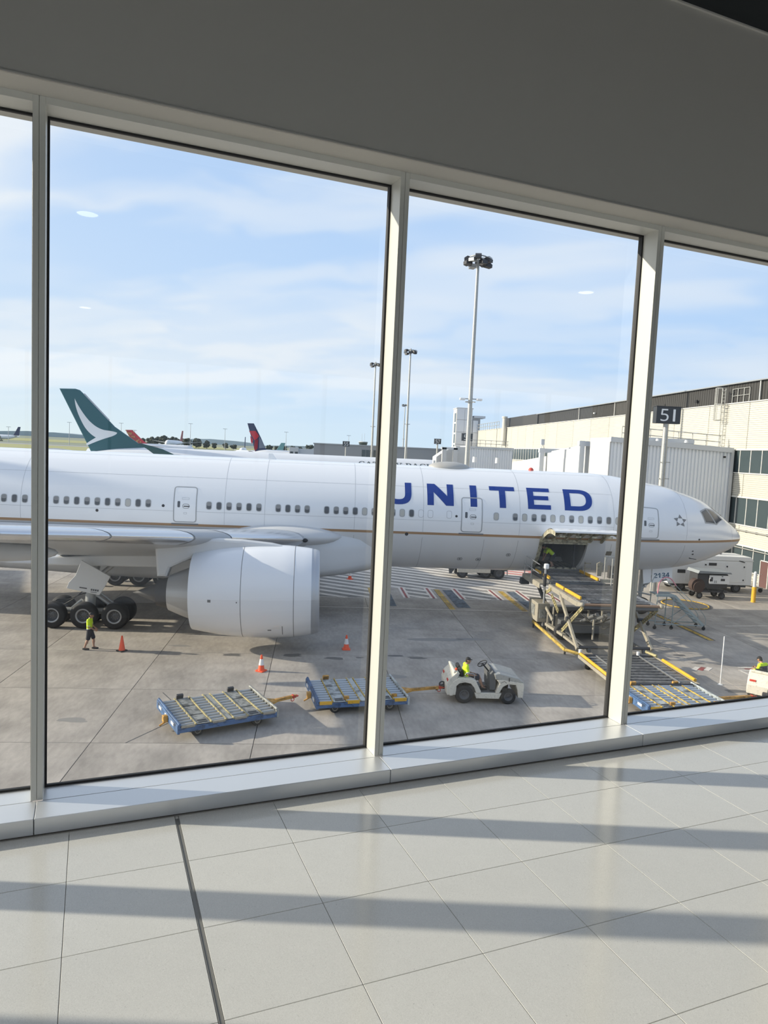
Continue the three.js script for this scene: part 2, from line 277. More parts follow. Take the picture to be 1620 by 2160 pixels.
{
  const m = structGroup('apron_markings');
  // hatched no-parking zone behind the fuselage
  const SL = -0.62, hatch = (x0, x1, lo, hi) => { for (let k = 40; k < 82; k += 1.26) { let a = null, b = null; for (let x = x0; x <= x1; x += 0.02) { const q = k + SL * x; if (q >= lo(x) && q <= hi(x)) { if (a === null) a = x; b = x; } } if (a !== null && b - a > 0.25) part(m, 'hatch_stripe', strip(a, k + SL * a, b, k + SL * b, 0.46, 0.006), PAINT.white); } };
  const top = (x) => Math.min(66, 52.3 + 0.86 * (x - 0.2));
  part(m, 'hatch_ground', flat([[-0.4, 44.95], [4.3, 44.95], [4.3, 48.6], [6.0, 48.6], [6.0, 45.3], [7.9, 45.3], [7.9, 48.6], [9.75, 48.6], [9.75, 45.3], [12.4, 45.3], [12.4, 48.6], [14.2, 48.6], [14.2, 45.3], [16.6, 45.3], [17.8, 48.6], [17.8, 66], [16.1, 66], [-0.4, 51.8]], 0.003), PAINT.ground);
  hatch(-0.4, 4.3, () => 45, (x) => 48.65); hatch(-0.4, 17.6, () => 48.65, top);
  for (const [x0, x1] of [[6.05, 7.85], [9.8, 12.35], [14.3, 16.4]]) hatch(x0, x1, () => 45.4, () => 48.65);
  part(m, 'zone_border', strip(-0.3, 51.9, 16.0, 66, 0.75, 0.007), PAINT.white);
  part(m, 'zone_edge_line', strip(-0.4, 48.65, 17.6, 48.65, 0.12, 0.008), PAINT.white);
  part(m, 'zone_edge_line', strip(-0.4, 45, 4.3, 45, 0.14, 0.008), PAINT.white);
  part(m, 'red_zone', flat([[14.6, 55.6], [19, 54.6], [19, 58.5], [14.6, 59]], 0.005), PAINT.pink);
  for (const [x0, x1] of [[6.05, 7.85], [9.8, 12.35], [14.3, 16.4]]) {
    for (const x of [x0, x1]) { part(m, 'bay_line', strip(x, 45.35, x, 48.8, 0.46, 0.008), PAINT.white); part(m, 'bay_core', strip(x, 45.35, x, 48.8, 0.16, 0.0105), PAINT.red); }
    part(m, 'bay_foot', strip(x0, 45.4, x1, 45.4, 0.14, 0.0085), PAINT.white);
  }
  for (const x of [3.85, 8.5, 13.05]) {
    part(m, 'yellow_bar', strip(x, 42.2, x, 48.4, 0.36, 0.008), PAINT.yellow);
    part(m, 'faded_bar', strip(x + 0.82, 42.8, x + 0.82, 48.3, 0.85, 0.006), PAINT.blue);
  }
  part(m, 'clearance_line', strip(-2, 42.12, 17, 42.12, 0.13, 0.009), PAINT.white);
  part(m, 'lead_in_line', strip(21.35, 46.5, 21.69, 36.2, 0.28, 0.008), PAINT.yellow);
  part(m, 'lead_in_border', strip(21.35, 46.5, 21.69, 36.2, 0.5, 0.005), PAINT.dark);
  part(m, 'safety_line', strip(24.5, 39.6, 40, 41.2, 0.12, 0.008), PAINT.white);
  part(m, 'stop_circle_field', place(new THREE.CylinderGeometry(1.75, 1.75, 0.004, 40), 25.2, 0.005, -45.6), PAINT.dark);
  part(m, 'stop_circle', place(new THREE.TorusGeometry(1.5, 0.06, 4, 48), 25.2, 0.004, -45.6, Math.PI / 2), PAINT.yellow);
  for (const [x, b] of [[18.2, 31.0], [16.55, 29.4]]) for (const [k, c] of [[-0.3, PAINT.white], [0, PAINT.red], [0.3, PAINT.white]]) part(m, 'dash_bar', strip(x + k - 0.2, b - 0.22, x + k + 0.25, b + 0.22, 0.24, 0.008), c);
  for (const [x0, b0, x1, b1, c] of [[20.2, 31.3, 22.6, 31.3, PAINT.white], [20.4, 31.1, 22.6, 31.1, PAINT.red], [20.0, 30.9, 24, 30.7, PAINT.white], [20.1, 29.9, 23.5, 29.6, PAINT.white], [20, 30.9, 20.1, 29.9, PAINT.white]]) part(m, 'bay_outline', strip(x0, b0, x1, b1, 0.12, 0.008), c);
  part(m, 'bay_line', strip(12.0, 24.6, 11.0, 23.0, 0.5, 0.006), PAINT.white);
  part(m, 'bay_core', strip(12.0, 24.6, 11.0, 23.0, 0.2, 0.009), PAINT.red);
}
{
  const s = structGroup('apron_stains');                       // oil and tyre marks, each with its own outline
  const blob = (x, b, rx, rb, k) => { const p = []; for (let i = 0; i < 22; i++) { const a = (i / 22) * 2 * Math.PI, r = 0.62 + 0.75 * noise(Math.cos(a) * 1.6 + k * 9, Math.sin(a) * 1.6, k); p.push([x + Math.cos(a) * r * rx, b + Math.sin(a) * r * rb]); } return flat(p, 0.0015, 0.001); };
  part(s, 'tar_line', strip(-5.71, 22.18, -4.75, 23.81, 0.035, 0.0025), PAINT.dark); part(s, 'tar_line', strip(-5.56, 26.8, -5.06, 25.95, 0.035, 0.0025), PAINT.dark);
  const stainMat = M(rgb(0.13, 0.125, 0.12), 0.6), faint = M(rgb(0.27, 0.26, 0.245), 0.8);
  for (const [x, b, rx, rb] of [[-3.6, 31.85, 0.45, 0.22], [-0.85, 32.0, 0.4, 0.22], [1.0, 31.6, 0.42, 0.2], [2.2, 31.8, 0.2, 0.08], [4.85, 31.9, 0.45, 0.2], [3.9, 32.2, 0.4, 0.12], [18.3, 33.2, 0.3, 0.2], [18.5, 31.9, 0.35, 0.16], [13.9, 25.2, 0.5, 0.2], [18.1, 27.9, 0.5, 0.2]]) part(s, 'oil_stain', blob(x, b, rx, rb, x * 3.1), stainMat);
  for (const [x, b, rx, rb] of [[6.2, 35.2, 1.3, 0.3], [8.4, 35.4, 0.9, 0.2], [5.2, 37.4, 1.1, 0.05], [-6.1, 33.2, 0.5, 0.15], [-8, 24, 0.6, 0.2], [3.1, 29.2, 0.8, 0.3]]) part(s, 'oil_stain', blob(x, b, rx, rb, x * 1.7), faint);
}
// hills and trees beyond the airfield
{
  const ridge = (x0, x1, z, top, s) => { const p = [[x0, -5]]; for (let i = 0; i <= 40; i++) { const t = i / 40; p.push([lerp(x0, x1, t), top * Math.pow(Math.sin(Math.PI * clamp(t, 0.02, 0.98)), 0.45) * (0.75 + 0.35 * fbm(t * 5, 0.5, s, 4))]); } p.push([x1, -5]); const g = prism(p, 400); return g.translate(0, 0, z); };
  const h = structGroup('hills');  // pale blue-grey ridge colours have the distance haze painted in
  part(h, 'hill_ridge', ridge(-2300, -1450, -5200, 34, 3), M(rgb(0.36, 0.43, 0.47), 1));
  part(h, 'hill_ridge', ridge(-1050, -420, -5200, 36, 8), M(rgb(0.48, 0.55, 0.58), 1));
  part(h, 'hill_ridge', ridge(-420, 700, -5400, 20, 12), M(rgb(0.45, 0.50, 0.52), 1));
  const crownMat = M(rgb(0.045, 0.052, 0.038), 1), trunkMat = M(rgb(0.10, 0.08, 0.06), 1);
  const crown = (s) => { const out = []; for (let k = 0; k < 12; k++) { const g = new THREE.IcosahedronGeometry(1, 2), p = g.attributes.position, cx = (hash(k, s, 1) - 0.5) * 2.2, cy = hash(k, s, 2) * 1.5 - 0.75, cz = (hash(k, s, 3) - 0.5) * 1.2, r = 0.32 + 0.38 * hash(k, s, 4); for (let i = 0; i < p.count; i++) { const q = V(p.getX(i), p.getY(i), p.getZ(i)), d = 0.6 + 0.8 * noise(q.x * 3 + s, q.y * 3 + q.z * 2.3, k + s); p.setXYZ(i, cx + q.x * r * d, cy + q.y * r * 0.8 * d, cz + q.z * r * d); } g.computeVertexNormals(); out.push(g); } return out; };
  const protos = [0, 1, 2].map((s) => crown(s * 7 + 1).map(clean)).map((l) => mergeGeometries(l));
  const trees = [];
  for (let i = 0; i < 12; i++) trees.push([-280 + i * 9.0, 1150 + (i % 2) * 24, 12.5 + 4.5 * hash(i, 5, 2) + (i > 1 && i < 10 ? 3.2 : 0), 0]);
  for (const [x, hh] of [[-124, 9.5], [-116, 8.4], [-103, 9.4], [-95, 9], [-64, 10.2], [-55.5, 9.4], [-47, 9.6], [-38.5, 9], [-30, 9.6], [-21, 10.2], [-12, 12.0], [-3.5, 10.4], [5.5, 10.6], [14, 10]]) trees.push([x * 1.4375, 1150, hh * 1.22, 1]);
  trees.forEach(([x, b, hh, gk], i) => {
    const t = thing('tree', gk ? 'small dark tree in the broken line along the far airfield edge' : 'dark bushy tree in the dense row behind the distant double-deck jet', 'tree', [x, -0.1, -b], i * 1.3, gk ? 'trees of the broken far line' : 'trees behind the double-deck jet');
    const c = new THREE.Mesh(protos[i % 3], crownMat); c.name = 'crown'; c.scale.set(hh * 0.32, hh * 0.36, hh * 0.32); c.position.y = hh * 0.52; t.add(c);
    part(t, 'trunk', cyl(0.25, 0.4, hh * 0.45, 0, hh * 0.22, 0, 0, 0, 0, 8), trunkMat);
  });
}
// ------------------------------------------------------------------ terminal wing across the apron: facade plane x = 35.7 facing the sun
const TM = {
  clad: M(rgb(0.57, 0.55, 0.485), 0.55), cladB: M(rgb(0.55, 0.53, 0.47), 0.55), fascia: M(rgb(0.042, 0.041, 0.040), 0.6), fasciaB: M(rgb(0.03, 0.03, 0.031), 0.6), trim: M(rgb(0.66, 0.65, 0.61), 0.5), pane: PM(rgb(0.05, 0.07, 0.078), 0.12, 0), core: M(rgb(0.3, 0.29, 0.27), 0.9), block: M(rgb(0.52, 0.52, 0.5), 0.85, 0, { map: grimeTex }),
};
const FX = 35.7;
// corrugated sheet in the plane x = FX from b0 to b1 and y0 to y1, horizontal ribs
function ribbed(b0, b1, y0, y1, pitch = 0.17, depth = 0.045) {
  const n = Math.max(1, Math.round((y1 - y0) / pitch)), h = (y1 - y0) / n, p = [[0.08, y0]];
  for (let i = 0; i < n; i++) { const y = y0 + i * h; p.push([0, y], [0, y + h * 0.72], [depth, y + h * 0.8], [depth, y + h * 0.96]); }
  p.push([0, y1], [0.08, y1]);
  const g = new THREE.ExtrudeGeometry(shape(p), { depth: b1 - b0, bevelEnabled: false }); return g.translate(FX, 0, -b1);
}
{
  const t = structGroup('terminal_wall');
  part(t, 'building_core', [box(14, 14.4, 135, FX + 7.1, 7.2, -97.5)], TM.core);
  const joints = [32, 38, 44, 50.5, 56.95, 63.1, 69.5, 78, 85.97, 92, 98.5, 105.4, 111, 117.2, 121.8, 126.8, 131, 140, 152, 165];
  for (let i = 0; i < joints.length - 1; i++) {
    const a = joints[i] + 0.03, b = joints[i + 1] - 0.03;
    part(t, 'cladding_panel', ribbed(a, b, 11.0, 14.95), i % 2 ? TM.clad : TM.cladB);
    if (a < 92) { part(t, 'cladding_panel', ribbed(a, b, 6.98, 8.95), i % 2 ? TM.cladB : TM.clad); part(t, 'cladding_panel', ribbed(a, b, 2.95, 4.6), TM.clad); }
    else part(t, 'cladding_panel', ribbed(a, b, 4.5, 8.9), TM.clad);
  }
  part(t, 'parapet_cap', box(0.25, 0.08, 133, FX + 0.05, 14.99, -98.5), TM.trim);
  for (const [y0, y1] of [[9.02, 10.93], [4.66, 6.93], [0.9, 2.9]]) {
    part(t, 'window_reveal', box(0.12, y1 - y0, 134, FX + 0.16, (y0 + y1) / 2, -98), TM.fasciaB);
    part(t, 'window_rail', [box(0.16, 0.09, 134, FX + 0.02, y0 - 0.02, -98), box(0.16, 0.09, 134, FX + 0.02, y1 + 0.03, -98)], TM.trim);
    for (let b = 48.6; b < 64; b += 1.52) { part(t, 'window_pane', box(0.03, y1 - y0 - 0.08, 1.44, FX + 0.07, (y0 + y1) / 2, -(b + 0.76)), TM.pane); part(t, 'window_mullion', box(0.1, y1 - y0, 0.07, FX + 0.04, (y0 + y1) / 2, -b), TM.trim); }
    if (y0 > 8) for (let b = 104.5; b < 134; b += 1.5) { part(t, 'window_pane', box(0.03, y1 - y0 - 0.08, 1.4, FX + 0.07, (y0 + y1) / 2, -(b + 0.75)), TM.pane); part(t, 'window_mullion', box(0.12, y1 - y0, 0.12, FX + 0.03, (y0 + y1) / 2, -b), TM.trim); }
  }
  // ground-floor masonry
  for (let b = 46; b < 62; b += 0.8) for (let r = 0; r < 4; r++) part(t, 'block', rbox(0.12, 0.21, 0.78, FX + 0.0, 0.11 + r * 0.222, -(b + (r % 2) * 0.4 + 0.4), 0.01), TM.block);
  part(t, 'dado_wall', box(0.1, 0.9, 135, FX + 0.1, 0.45, -97.5), TM.block);
  part(t, 'pipe', [rod([FX - 0.12, 4.2, -44], [FX - 0.12, 4.2, -58.4], 0.06), rod([FX - 0.2, 2.75, -44], [FX - 0.2, 2.75, -58.4], 0.05)], MAT.galv);
  for (let b = 46; b < 58; b += 1.4) part(t, 'pipe_bracket', box(0.16, 0.2, 0.04, FX - 0.08, 4.18, -b), MAT.galv);
  const d = structGroup('door_1');
  part(d, 'door_leaf', rbox(0.06, 2.05, 0.95, FX - 0.1, 1.04, -52.9, 0.01), M(rgb(0.12, 0.06, 0.055), 0.6));
  part(d, 'door_frame', [box(0.1, 2.15, 0.07, FX - 0.1, 1.08, -52.38), box(0.1, 2.15, 0.07, FX - 0.1, 1.08, -53.42), box(0.1, 0.07, 1.1, FX - 0.1, 2.12, -52.9)], TM.trim);
  part(d, 'door_handle', rod([FX - 0.16, 1.05, -53.2], [FX - 0.16, 1.05, -53.08], 0.015), MAT.steel);
}
{
  const r = structGroup('terminal_roof');
  // dark corrugated roof storey
  const ribs = []; for (let b = 45; b < 116.5; b += 0.4) ribs.push(box(0.025, 1.6, 0.22, FX + 0.39, 15.87, -b));
  part(r, 'roof_storey', box(10, 1.66, 72, FX + 5.4, 15.87, -80.5), TM.fascia);
  part(r, 'roof_ribs', ribs, TM.fascia).userData.kind = 'stuff';
  part(r, 'roof_cap', box(10.4, 0.1, 72.4, FX + 5.3, 16.74, -80.5), M(rgb(0.42, 0.44, 0.45), 0.4, 0.5));
  for (const b of [56.1, 85.2, 97.3]) part(r, 'roof_joint', box(0.06, 1.62, 0.1, FX + 0.24, 15.9, -b), TM.trim);
  part(r, 'plant_room', box(9, 2.0, 12.6, FX + 5.0, 15.9, -131.2), TM.fasciaB);
  part(r, 'plant_screen', box(0.2, 1.9, 8.6, FX + 0.3, 15.85, -120.5), TM.fascia);
  part(r, 'vent_flue', [cyl(0.42, 0.42, 5.4, FX - 0.5, 14.2, -134.8), cyl(0.55, 0.55, 0.3, FX - 0.5, 16.95, -134.8)], TM.clad);
  part(r, 'wall_light', box(0.2, 0.18, 0.3, FX + 0.2, 15.7, -91.5), MAT.white);
  part(r, 'wall_vent', box(0.1, 0.25, 0.4, FX + 0.2, 15.6, -66), MAT.black);
}
{ // caged roof ladder on the facade
  const t = thing('roof_ladder', 'galvanised caged access ladder climbing the cream cladding to the dark roof', 'ladder', [FX - 0.25, 11.05, -60.5]);
  part(t, 'rail', rod([0, 0, 0.24], [0, 5.3, 0.24], 0.035), MAT.galv); part(t, 'rail', rod([0, 0, -0.24], [0, 5.3, -0.24], 0.035), MAT.galv);
  for (let y = 0.3; y < 5.2; y += 0.3) part(t, 'rung', rod([0, y, 0.24], [0, y, -0.24], 0.018, 0.018, 6), MAT.galv);
  for (const y of [2.5, 3.9, 5.3]) part(t, 'cage_hoop', tube([[0, y, 0.3], [-0.45, y, 0.42], [-0.75, y, 0], [-0.45, y, -0.42], [0, y, -0.3]], 0.028, 20, 5), MAT.galv);
  for (const [x, z] of [[-0.45, 0.42], [-0.7, 0.22], [-0.75, 0], [-0.7, -0.22], [-0.45, -0.42]]) part(t, 'cage_bar', rod([x, 2.5, z], [x, 5.3, z], 0.025, 0.025, 6), MAT.galv);
  for (const [y, z] of [[1.2, 0.24], [1.2, -0.24], [3.2, 0.24], [3.2, -0.24]]) part(t, 'bracket', rod([0, y, z], [0.3, y, z], 0.03), MAT.galv);
  const g = thing('roof_guardrail', 'galvanised guardrail pen beside the head of the roof ladder', 'railing', [FX + 0.3, 15.02, -58.9]);
  for (const z of [1.3, 0.5, -0.4, -1.2]) part(g, 'post', rod([0, 0, z], [0, 1.25, z], 0.035), MAT.galv);
  for (const y of [0.65, 1.25]) part(g, 'rail', rod([0, y, 1.3], [0, y, -1.2], 0.035), MAT.galv);
}
// ------------------------------------------------------------------ boarding bridges
const BR = { shade: M(rgb(0.80, 0.82, 0.84), 0.5), white: M(rgb(0.57, 0.57, 0.56), 0.5), grey: M(rgb(0.58, 0.60, 0.62), 0.5) };
function ribWall(x0, x1, y0, yL, yR, z, pitch = 0.32) {       // upright-ribbed wall in the plane z, top running from yL to yR
  const out = [];
  const n = Math.round((x1 - x0) / pitch), w = (x1 - x0) / n;
  for (let i = 0; i < n; i++) { const x = x0 + i * w, ya = lerp(yL, yR, i / n), p = [[x, 0], [x + w * 0.5, 0], [x + w * 0.6, 0.12], [x + w * 0.9, 0.12], [x + w, 0]]; const g = new THREE.ExtrudeGeometry(shape([...p, [x + w, 0.2], [x, 0.2]]), { depth: ya - y0, bevelEnabled: false }); g.rotateX(-Math.PI / 2); out.push(g.translate(0, y0, z)); }
  return out;
}
{ // fixed walkway of stand 51
  const t = thing('boarding_walkway', 'long pale corrugated fixed boarding walkway joining the terminal behind the aircraft nose', 'boarding bridge', [0, 0, 0]);
  const z = -58.5;
  part(t, 'ribbed_side', ribWall(24.6, 35.4, 4.7, 11.25, 10.75, z), BR.shade);
  part(t, 'roof', [beam([24.5, 11.32, z - 2.2], [35.5, 10.86, z - 2.2], 4.6, 0.36)], BR.grey);
  part(t, 'eaves_flashing', beam([24.5, 11.35, z + 0.08], [35.5, 10.9, z + 0.08], 0.16, 0.42), BR.grey);
  part(t, 'end_wall', [box(0.12, 6.4, 4.4, 24.55, 7.95, z - 2.2)], BR.white);
  part(t, 'far_side', box(10.9, 6.0, 0.12, 30, 7.8, z - 4.4), BR.shade);
  part(t, 'walkway_floor', box(10.9, 0.3, 4.4, 30, 4.6, z - 2.2), BR.grey);
  part(t, 'corner_post', box(0.2, 6.2, 0.2, 35.45, 7.8, z + 0.08), BR.white);
  for (const x of [26, 34.5]) part(t, 'support_column', cyl(0.3, 0.3, 4.5, x, 2.25, z - 2.2), BR.grey);
  part(t, 'camera', [box(0.16, 0.16, 0.16, 34.7, 10.3, z + 0.15)], MAT.black);
  for (let i = 0; i <= 7; i++) { const x = 26 + i * 1.28, y = 11.5 - (x - 24.5) * 0.042; part(t, 'guard_post', rod([x, y, z - 1.2], [x, y + 1.1, z - 1.2], 0.035), MAT.galv); }
  for (const k of [0.55, 1.1]) part(t, 'guard_rail', rod([26, 11.44 + k, z - 1.2], [35, 11.06 + k, z - 1.2], 0.035), MAT.galv);
  part(t, 'roof_unit', [rbox(4.2, 0.4, 1.0, 30.5, 11.5, z - 1.6, 0.08)], BR.grey);
  for (const x of [27.6, 29.0, 31.6]) part(t, 'roof_lamp', [cyl(0.12, 0.16, 0.22, x, 11.5, z - 0.7)], MAT.white);
}
{ // telescopic tunnel running away from its left end, lit by the sun
  const t = thing('boarding_tunnel', 'bright sunlit white boarding tunnel sloping away behind the aircraft lettering', 'boarding bridge', [0, 0, 0]);
  const P = (x, y, b) => [x, y, -b];
  part(t, 'outer_tunnel', [beam(P(26.1, 9.2, 64.2), P(25.7, 8.4, 74), 3.0, 3.3)], BR.white);
  part(t, 'inner_tunnel', [beam(P(25.7, 8.3, 73.8), P(25.1, 7.3, 86), 2.7, 3.0)], BR.white);
  part(t, 'roof_ridge', [beam(P(26.1, 10.92, 64.2), P(25.7, 10.12, 74), 2.2, 0.3)], BR.white);
  part(t, 'side_panel', [beam(P(24.56, 8.9, 65.5), P(24.3, 8.4, 71.5), 0.06, 1.9)], BR.white);
  for (const [x, b, y] of [[24.1, 64.0, 11.25], [23.7, 74.5, 10.55]]) { part(t, 'lift_column', box(0.46, y, 0.46, x, y / 2, -b), BR.grey); part(t, 'lift_column', box(0.62, y, 0.62, x + 4.0, y / 2, -b), BR.grey); part(t, 'lift_crossbeam', box(4.6, 0.45, 0.5, x + 2.0, y - 0.25, -b), BR.grey); }
  part(t, 'warning_lamp', [box(0.36, 0.6, 0.2, 23.75, 11.2, -74.5), rod([23.6, 10.5, -74.5], [23.75, 10.95, -74.5], 0.03), rod([23.95, 10.5, -74.5], [23.8, 10.95, -74.5], 0.03)], BR.grey);
}
{ // bridge of stand 53
  const t = thing('boarding_bridge', 'grey ribbed boarding bridge with a white cab behind the second aircraft nose', 'boarding bridge', [0, 0, 0]);
  part(t, 'ribbed_side', ribWall(19.9, 26.2, 5.8, 10.45, 10.3, -95, 0.34), BR.shade);
  part(t, 'roof', box(6.6, 0.3, 4.2, 23, 10.5, -97), BR.grey);
  part(t, 'end_panel', [box(1.6, 4.6, 3.4, 19.1, 8.2, -96.6), box(0.1, 4.6, 4.2, 19.88, 8.1, -97)], BR.white);
  part(t, 'cab', [prism([[15.7, 6.2], [18.4, 6.2], [18.4, 10.4], [16.9, 9.9], [15.7, 9.0]], 3.2).translate(0, 0, -96.4)], BR.white);
  part(t, 'cab_window', box(0.06, 0.8, 1.6, 15.72, 8.1, -96.2), MAT.glassDark);
  for (const x of [16.5, 18.0]) part(t, 'lift_column', box(0.55, 10.3, 0.5, x, 5.15, -93.6), BR.white);
  part(t, 'lift_crossbeam', box(2.2, 0.3, 0.5, 17.2, 10.2, -93.6), BR.grey);
  for (let i = 0; i < 8; i++) part(t, 'guard_post', rod([20 + i * 0.75, 10.6, -94.5], [20 + i * 0.75, 11.5, -94.5], 0.03), MAT.galv);
  for (const k of [0.45, 0.9]) part(t, 'guard_rail', rod([20, 10.6 + k, -94.5], [25.4, 10.6 + k, -94.5], 0.03), MAT.galv);
  for (const x of [20.4, 23.4]) part(t, 'roof_lamp', cyl(0.25, 0.3, 0.7, x - 0.3, 8.9, -91.0), MAT.white);
  part(t, 'support_column', cyl(0.35, 0.35, 6, 24, 3, -97), BR.grey);
}
{ // lift tower at the end of the terminal
  const t = thing('lift_tower', 'white panelled lift tower with a flat canopy beyond the floodlight mast', 'tower', [0, 0, 0]);
  const wp = M(rgb(0.72, 0.73, 0.75), 0.5);
  part(t, 'shaft_core', [box(3.6, 19.8, 4, 32.5, 9.9, -162.1), box(1.9, 18.0, 4, 35.2, 9.0, -162.1)], M(rgb(0.3, 0.3, 0.3), 0.8));
  for (let y = 0; y < 7; y++) for (let c = 0; c < 2; c++) part(t, 'facade_panel', rbox(1.76, 2.72, 0.1, 31.6 + c * 1.8, 2.0 + y * 2.78, -160.02, 0.02), wp);
  for (let y = 0; y < 6; y++) part(t, 'facade_panel', rbox(1.16, 2.72, 0.1, 35.1, 2.0 + y * 2.78, -160.02, 0.02), wp);
  for (let y = 0; y < 4; y++) part(t, 'stair_window', box(0.1, 2.0, 1.6, 30.66, 10.6 + y * 2.4, -161.5), MAT.glassDark);
  part(t, 'side_wall', box(0.1, 19.8, 4, 30.7, 9.9, -162.1), BR.white);
  part(t, 'canopy', box(2.6, 0.5, 3.6, 36.0, 18.1, -161.8), BR.grey);
  part(t, 'roof_cap', box(3.9, 0.16, 4.3, 32.5, 19.9, -162.1), BR.white);
}
{ // long low pier behind
  const p = structGroup('pier_wall');
  part(p, 'pier_block', [box(62, 10.6, 14, 29.5, 5.3, -198)], M(rgb(0.30, 0.30, 0.30), 0.7));
  part(p, 'pier_roof_edge', box(62.4, 0.25, 14.4, 29.5, 10.65, -198), M(rgb(0.4, 0.41, 0.41), 0.5));
  for (let i = 0; i < 6; i++) part(p, 'window_pane', box(0.9, 2.2, 0.1, 11.8 + i * 1.05, 8.4, -190.95), TM.pane);
  part(p, 'pier_low_block', [box(40, 3.2, 10, 16, 1.6, -186)], M(rgb(0.45, 0.45, 0.44), 0.7));
  const g = thing('pier_guardrail', 'thin roof guardrail along the terminal end above the grey bridge', 'railing', [FX - 0.2, 14.95, 0]);
  for (let b = 140; b < 164; b += 2) part(g, 'post', rod([0, 0, -b], [0, 1.4, -b], 0.05, 0.05, 5), MAT.galv);
  for (const y of [0.7, 1.4]) part(g, 'rail', rod([0, y, -140], [0, y, -163], 0.05, 0.05, 5), MAT.galv);
}
// ------------------------------------------------------------------ masts, signs, control tower
function floodMast(x, b, h, label, big) {
  const t = thing('floodlight_mast', label, 'floodlight mast', [x, 0, -b]);
  part(t, 'pole', cyl(0.14, 0.30, h, 0, h / 2, 0, 0, 0, 0, 12), MAT.galv);
  part(t, 'head_ring', [place(new THREE.TorusGeometry(0.85, 0.06, 6, 20), 0, h - 0.35, 0, Math.PI / 2), box(1.7, 0.06, 0.06, 0, h - 0.35, 0), box(0.06, 0.06, 1.7, 0, h - 0.35, 0)], MAT.galv);
  const fl = [];
  const n = big ? 12 : 8;
  for (let i = 0; i < n; i++) { const a = (i / n) * 2 * Math.PI + 0.2, r = 1.0 + (i % 2) * 0.12; const y = h - 0.5 - (i % 3) * 0.22; const L = part(t, 'floodlight', [place(prism([[-0.34, -0.18], [0.34, -0.24], [0.36, 0.05], [0.05, 0.26], [-0.34, 0.16]], 0.6, 0.02), Math.cos(a) * r, y, Math.sin(a) * r, 0, -a)], i % 4 === 0 ? MAT.steel : MAT.darkMetal); void L; }
  if (big) { const y = 15; part(t, 'lower_bracket', [place(new THREE.TorusGeometry(0.5, 0.035, 6, 16), 0, y - 0.3, 0, Math.PI / 2), rod([-0.9, y, 0], [0.9, y, 0], 0.05)], MAT.galv); for (const s of [-1, 1]) part(t, 'lower_lamp', [place(rbox(0.55, 0.22, 0.4, 0, 0, 0, 0.06), s * 0.85, y - 0.05, 0.2)], MAT.white); }
  else part(t, 'lower_bracket', [cyl(0.32, 0.32, 0.14, 0, h * 0.5 - 0.05, 0), rod([-0.6, h * 0.5, 0], [0.6, h * 0.5, 0], 0.06)], MAT.galv);
  return t;
}
floodMast(14.7, 70, 29.0, 'tallest floodlight mast, rising above the blue lettering on the fuselage', true);
floodMast(17.5, 144, 30.2, 'second floodlight mast, beside the middle window mullion', false);
floodMast(35.2, 300, 29.6, 'distant short-looking floodlight mast just behind the second mast', false);
floodMast(12.4, 169, 30.2, 'floodlight mast half hidden by the middle window mullion', false);
const lampSpots = [[-333, 800, 16.5, 'in the narrow first pane by the distant navy-tailed jet'], [-270, 800, 24.5, 'between the first mullion and the dark green tail'], [-215.5, 800, 26.2, 'above the tip of the white wing emblem'], [-141.7, 800, 29.3, 'over the gap after the dense tree row'], [-104.3, 800, 25.4, 'midway between the dense tree row and the red-and-navy tail'], [-37.4, 800, 25, 'next after the red-and-navy tail'], [32.2, 800, 24.6, 'beside the small stand sign reading 55'], [-201.3, 800, 19.2, 'just above the patterned red tail']];
lampSpots.forEach(([x, b, h, where]) => { const t = thing('field_lamp_post', 'thin distant lamp post ' + where, 'lamp post', [x, 0, -b], 0, 'lamp posts along the airfield horizon'); part(t, 'pole', cyl(0.22, 0.32, h, 0, h / 2, 0, 0, 0, 0, 6), MAT.steel); part(t, 'lamp_arm', [box(4.6, 0.4, 0.5, 0, h, 0)], MAT.steel); });
function standSign(x, b, top, w, h, text, label, pole) {
  const t = thing('stand_sign', label, 'sign', [x, 0, -b]);
  part(t, 'sign_panel', rbox(w, h, 0.55, 0, top - h / 2, 0, 0.03), M(rgb(0.035, 0.04, 0.047), 0.45));
  const l = letters(text, h * 0.72, fontThin, 0.02); l.computeBoundingBox(); const bw = l.boundingBox.max.x - l.boundingBox.min.x; l.scale(Math.min(1.15, (w * 0.62) / bw), 1, 1);
  part(t, 'stand_number', l.translate(0, top - h / 2, 0.28), M(rgb(0.85, 0.85, 0.84), 0.5));
  part(t, 'hood', box(w + 0.06, 0.05, 0.6, 0, top + 0.02, 0), MAT.darkMetal);
  part(t, 'pole', cyl(pole, pole * 1.2, top - h, 0, (top - h) / 2, 0, 0, 0, 0, 16), MAT.galv);
  if (w > 1.8) for (const y of [8.4, 9.6]) part(t, 'pole_clamp', [cyl(0.24, 0.24, 0.08, 0, y, 0), box(0.75, 0.06, 0.06, 0.1, y, 0.1)], MAT.galv);
  return t;
}
{
  const t = standSign(25.05, 50, 13.6, 1.86, 1.2, '5', 'black stand sign reading 51 on a grey pole behind the aircraft nose', 0.19);
  const five = t.children.find((c) => c.name === 'stand_number'); five.position.x = -0.3;
  part(t, 'stand_number', box(0.17, 0.87, 0.02, 0.42, 13.0, 0.29), M(rgb(0.85, 0.85, 0.84), 0.5));
  part(t, 'antenna', rod([-0.2, 13.6, 0], [-0.2, 13.8, 0], 0.03), MAT.black);
}
standSign(23.3, 112, 12.8, 1.75, 1.15, '53', 'black stand sign reading 53, partly covered by the tallest floodlight mast', 0.18);
standSign(6.63, 180, 11.4, 1.75, 1.25, '55', 'small distant stand sign reading 55 above the low grey pier', 0.18);
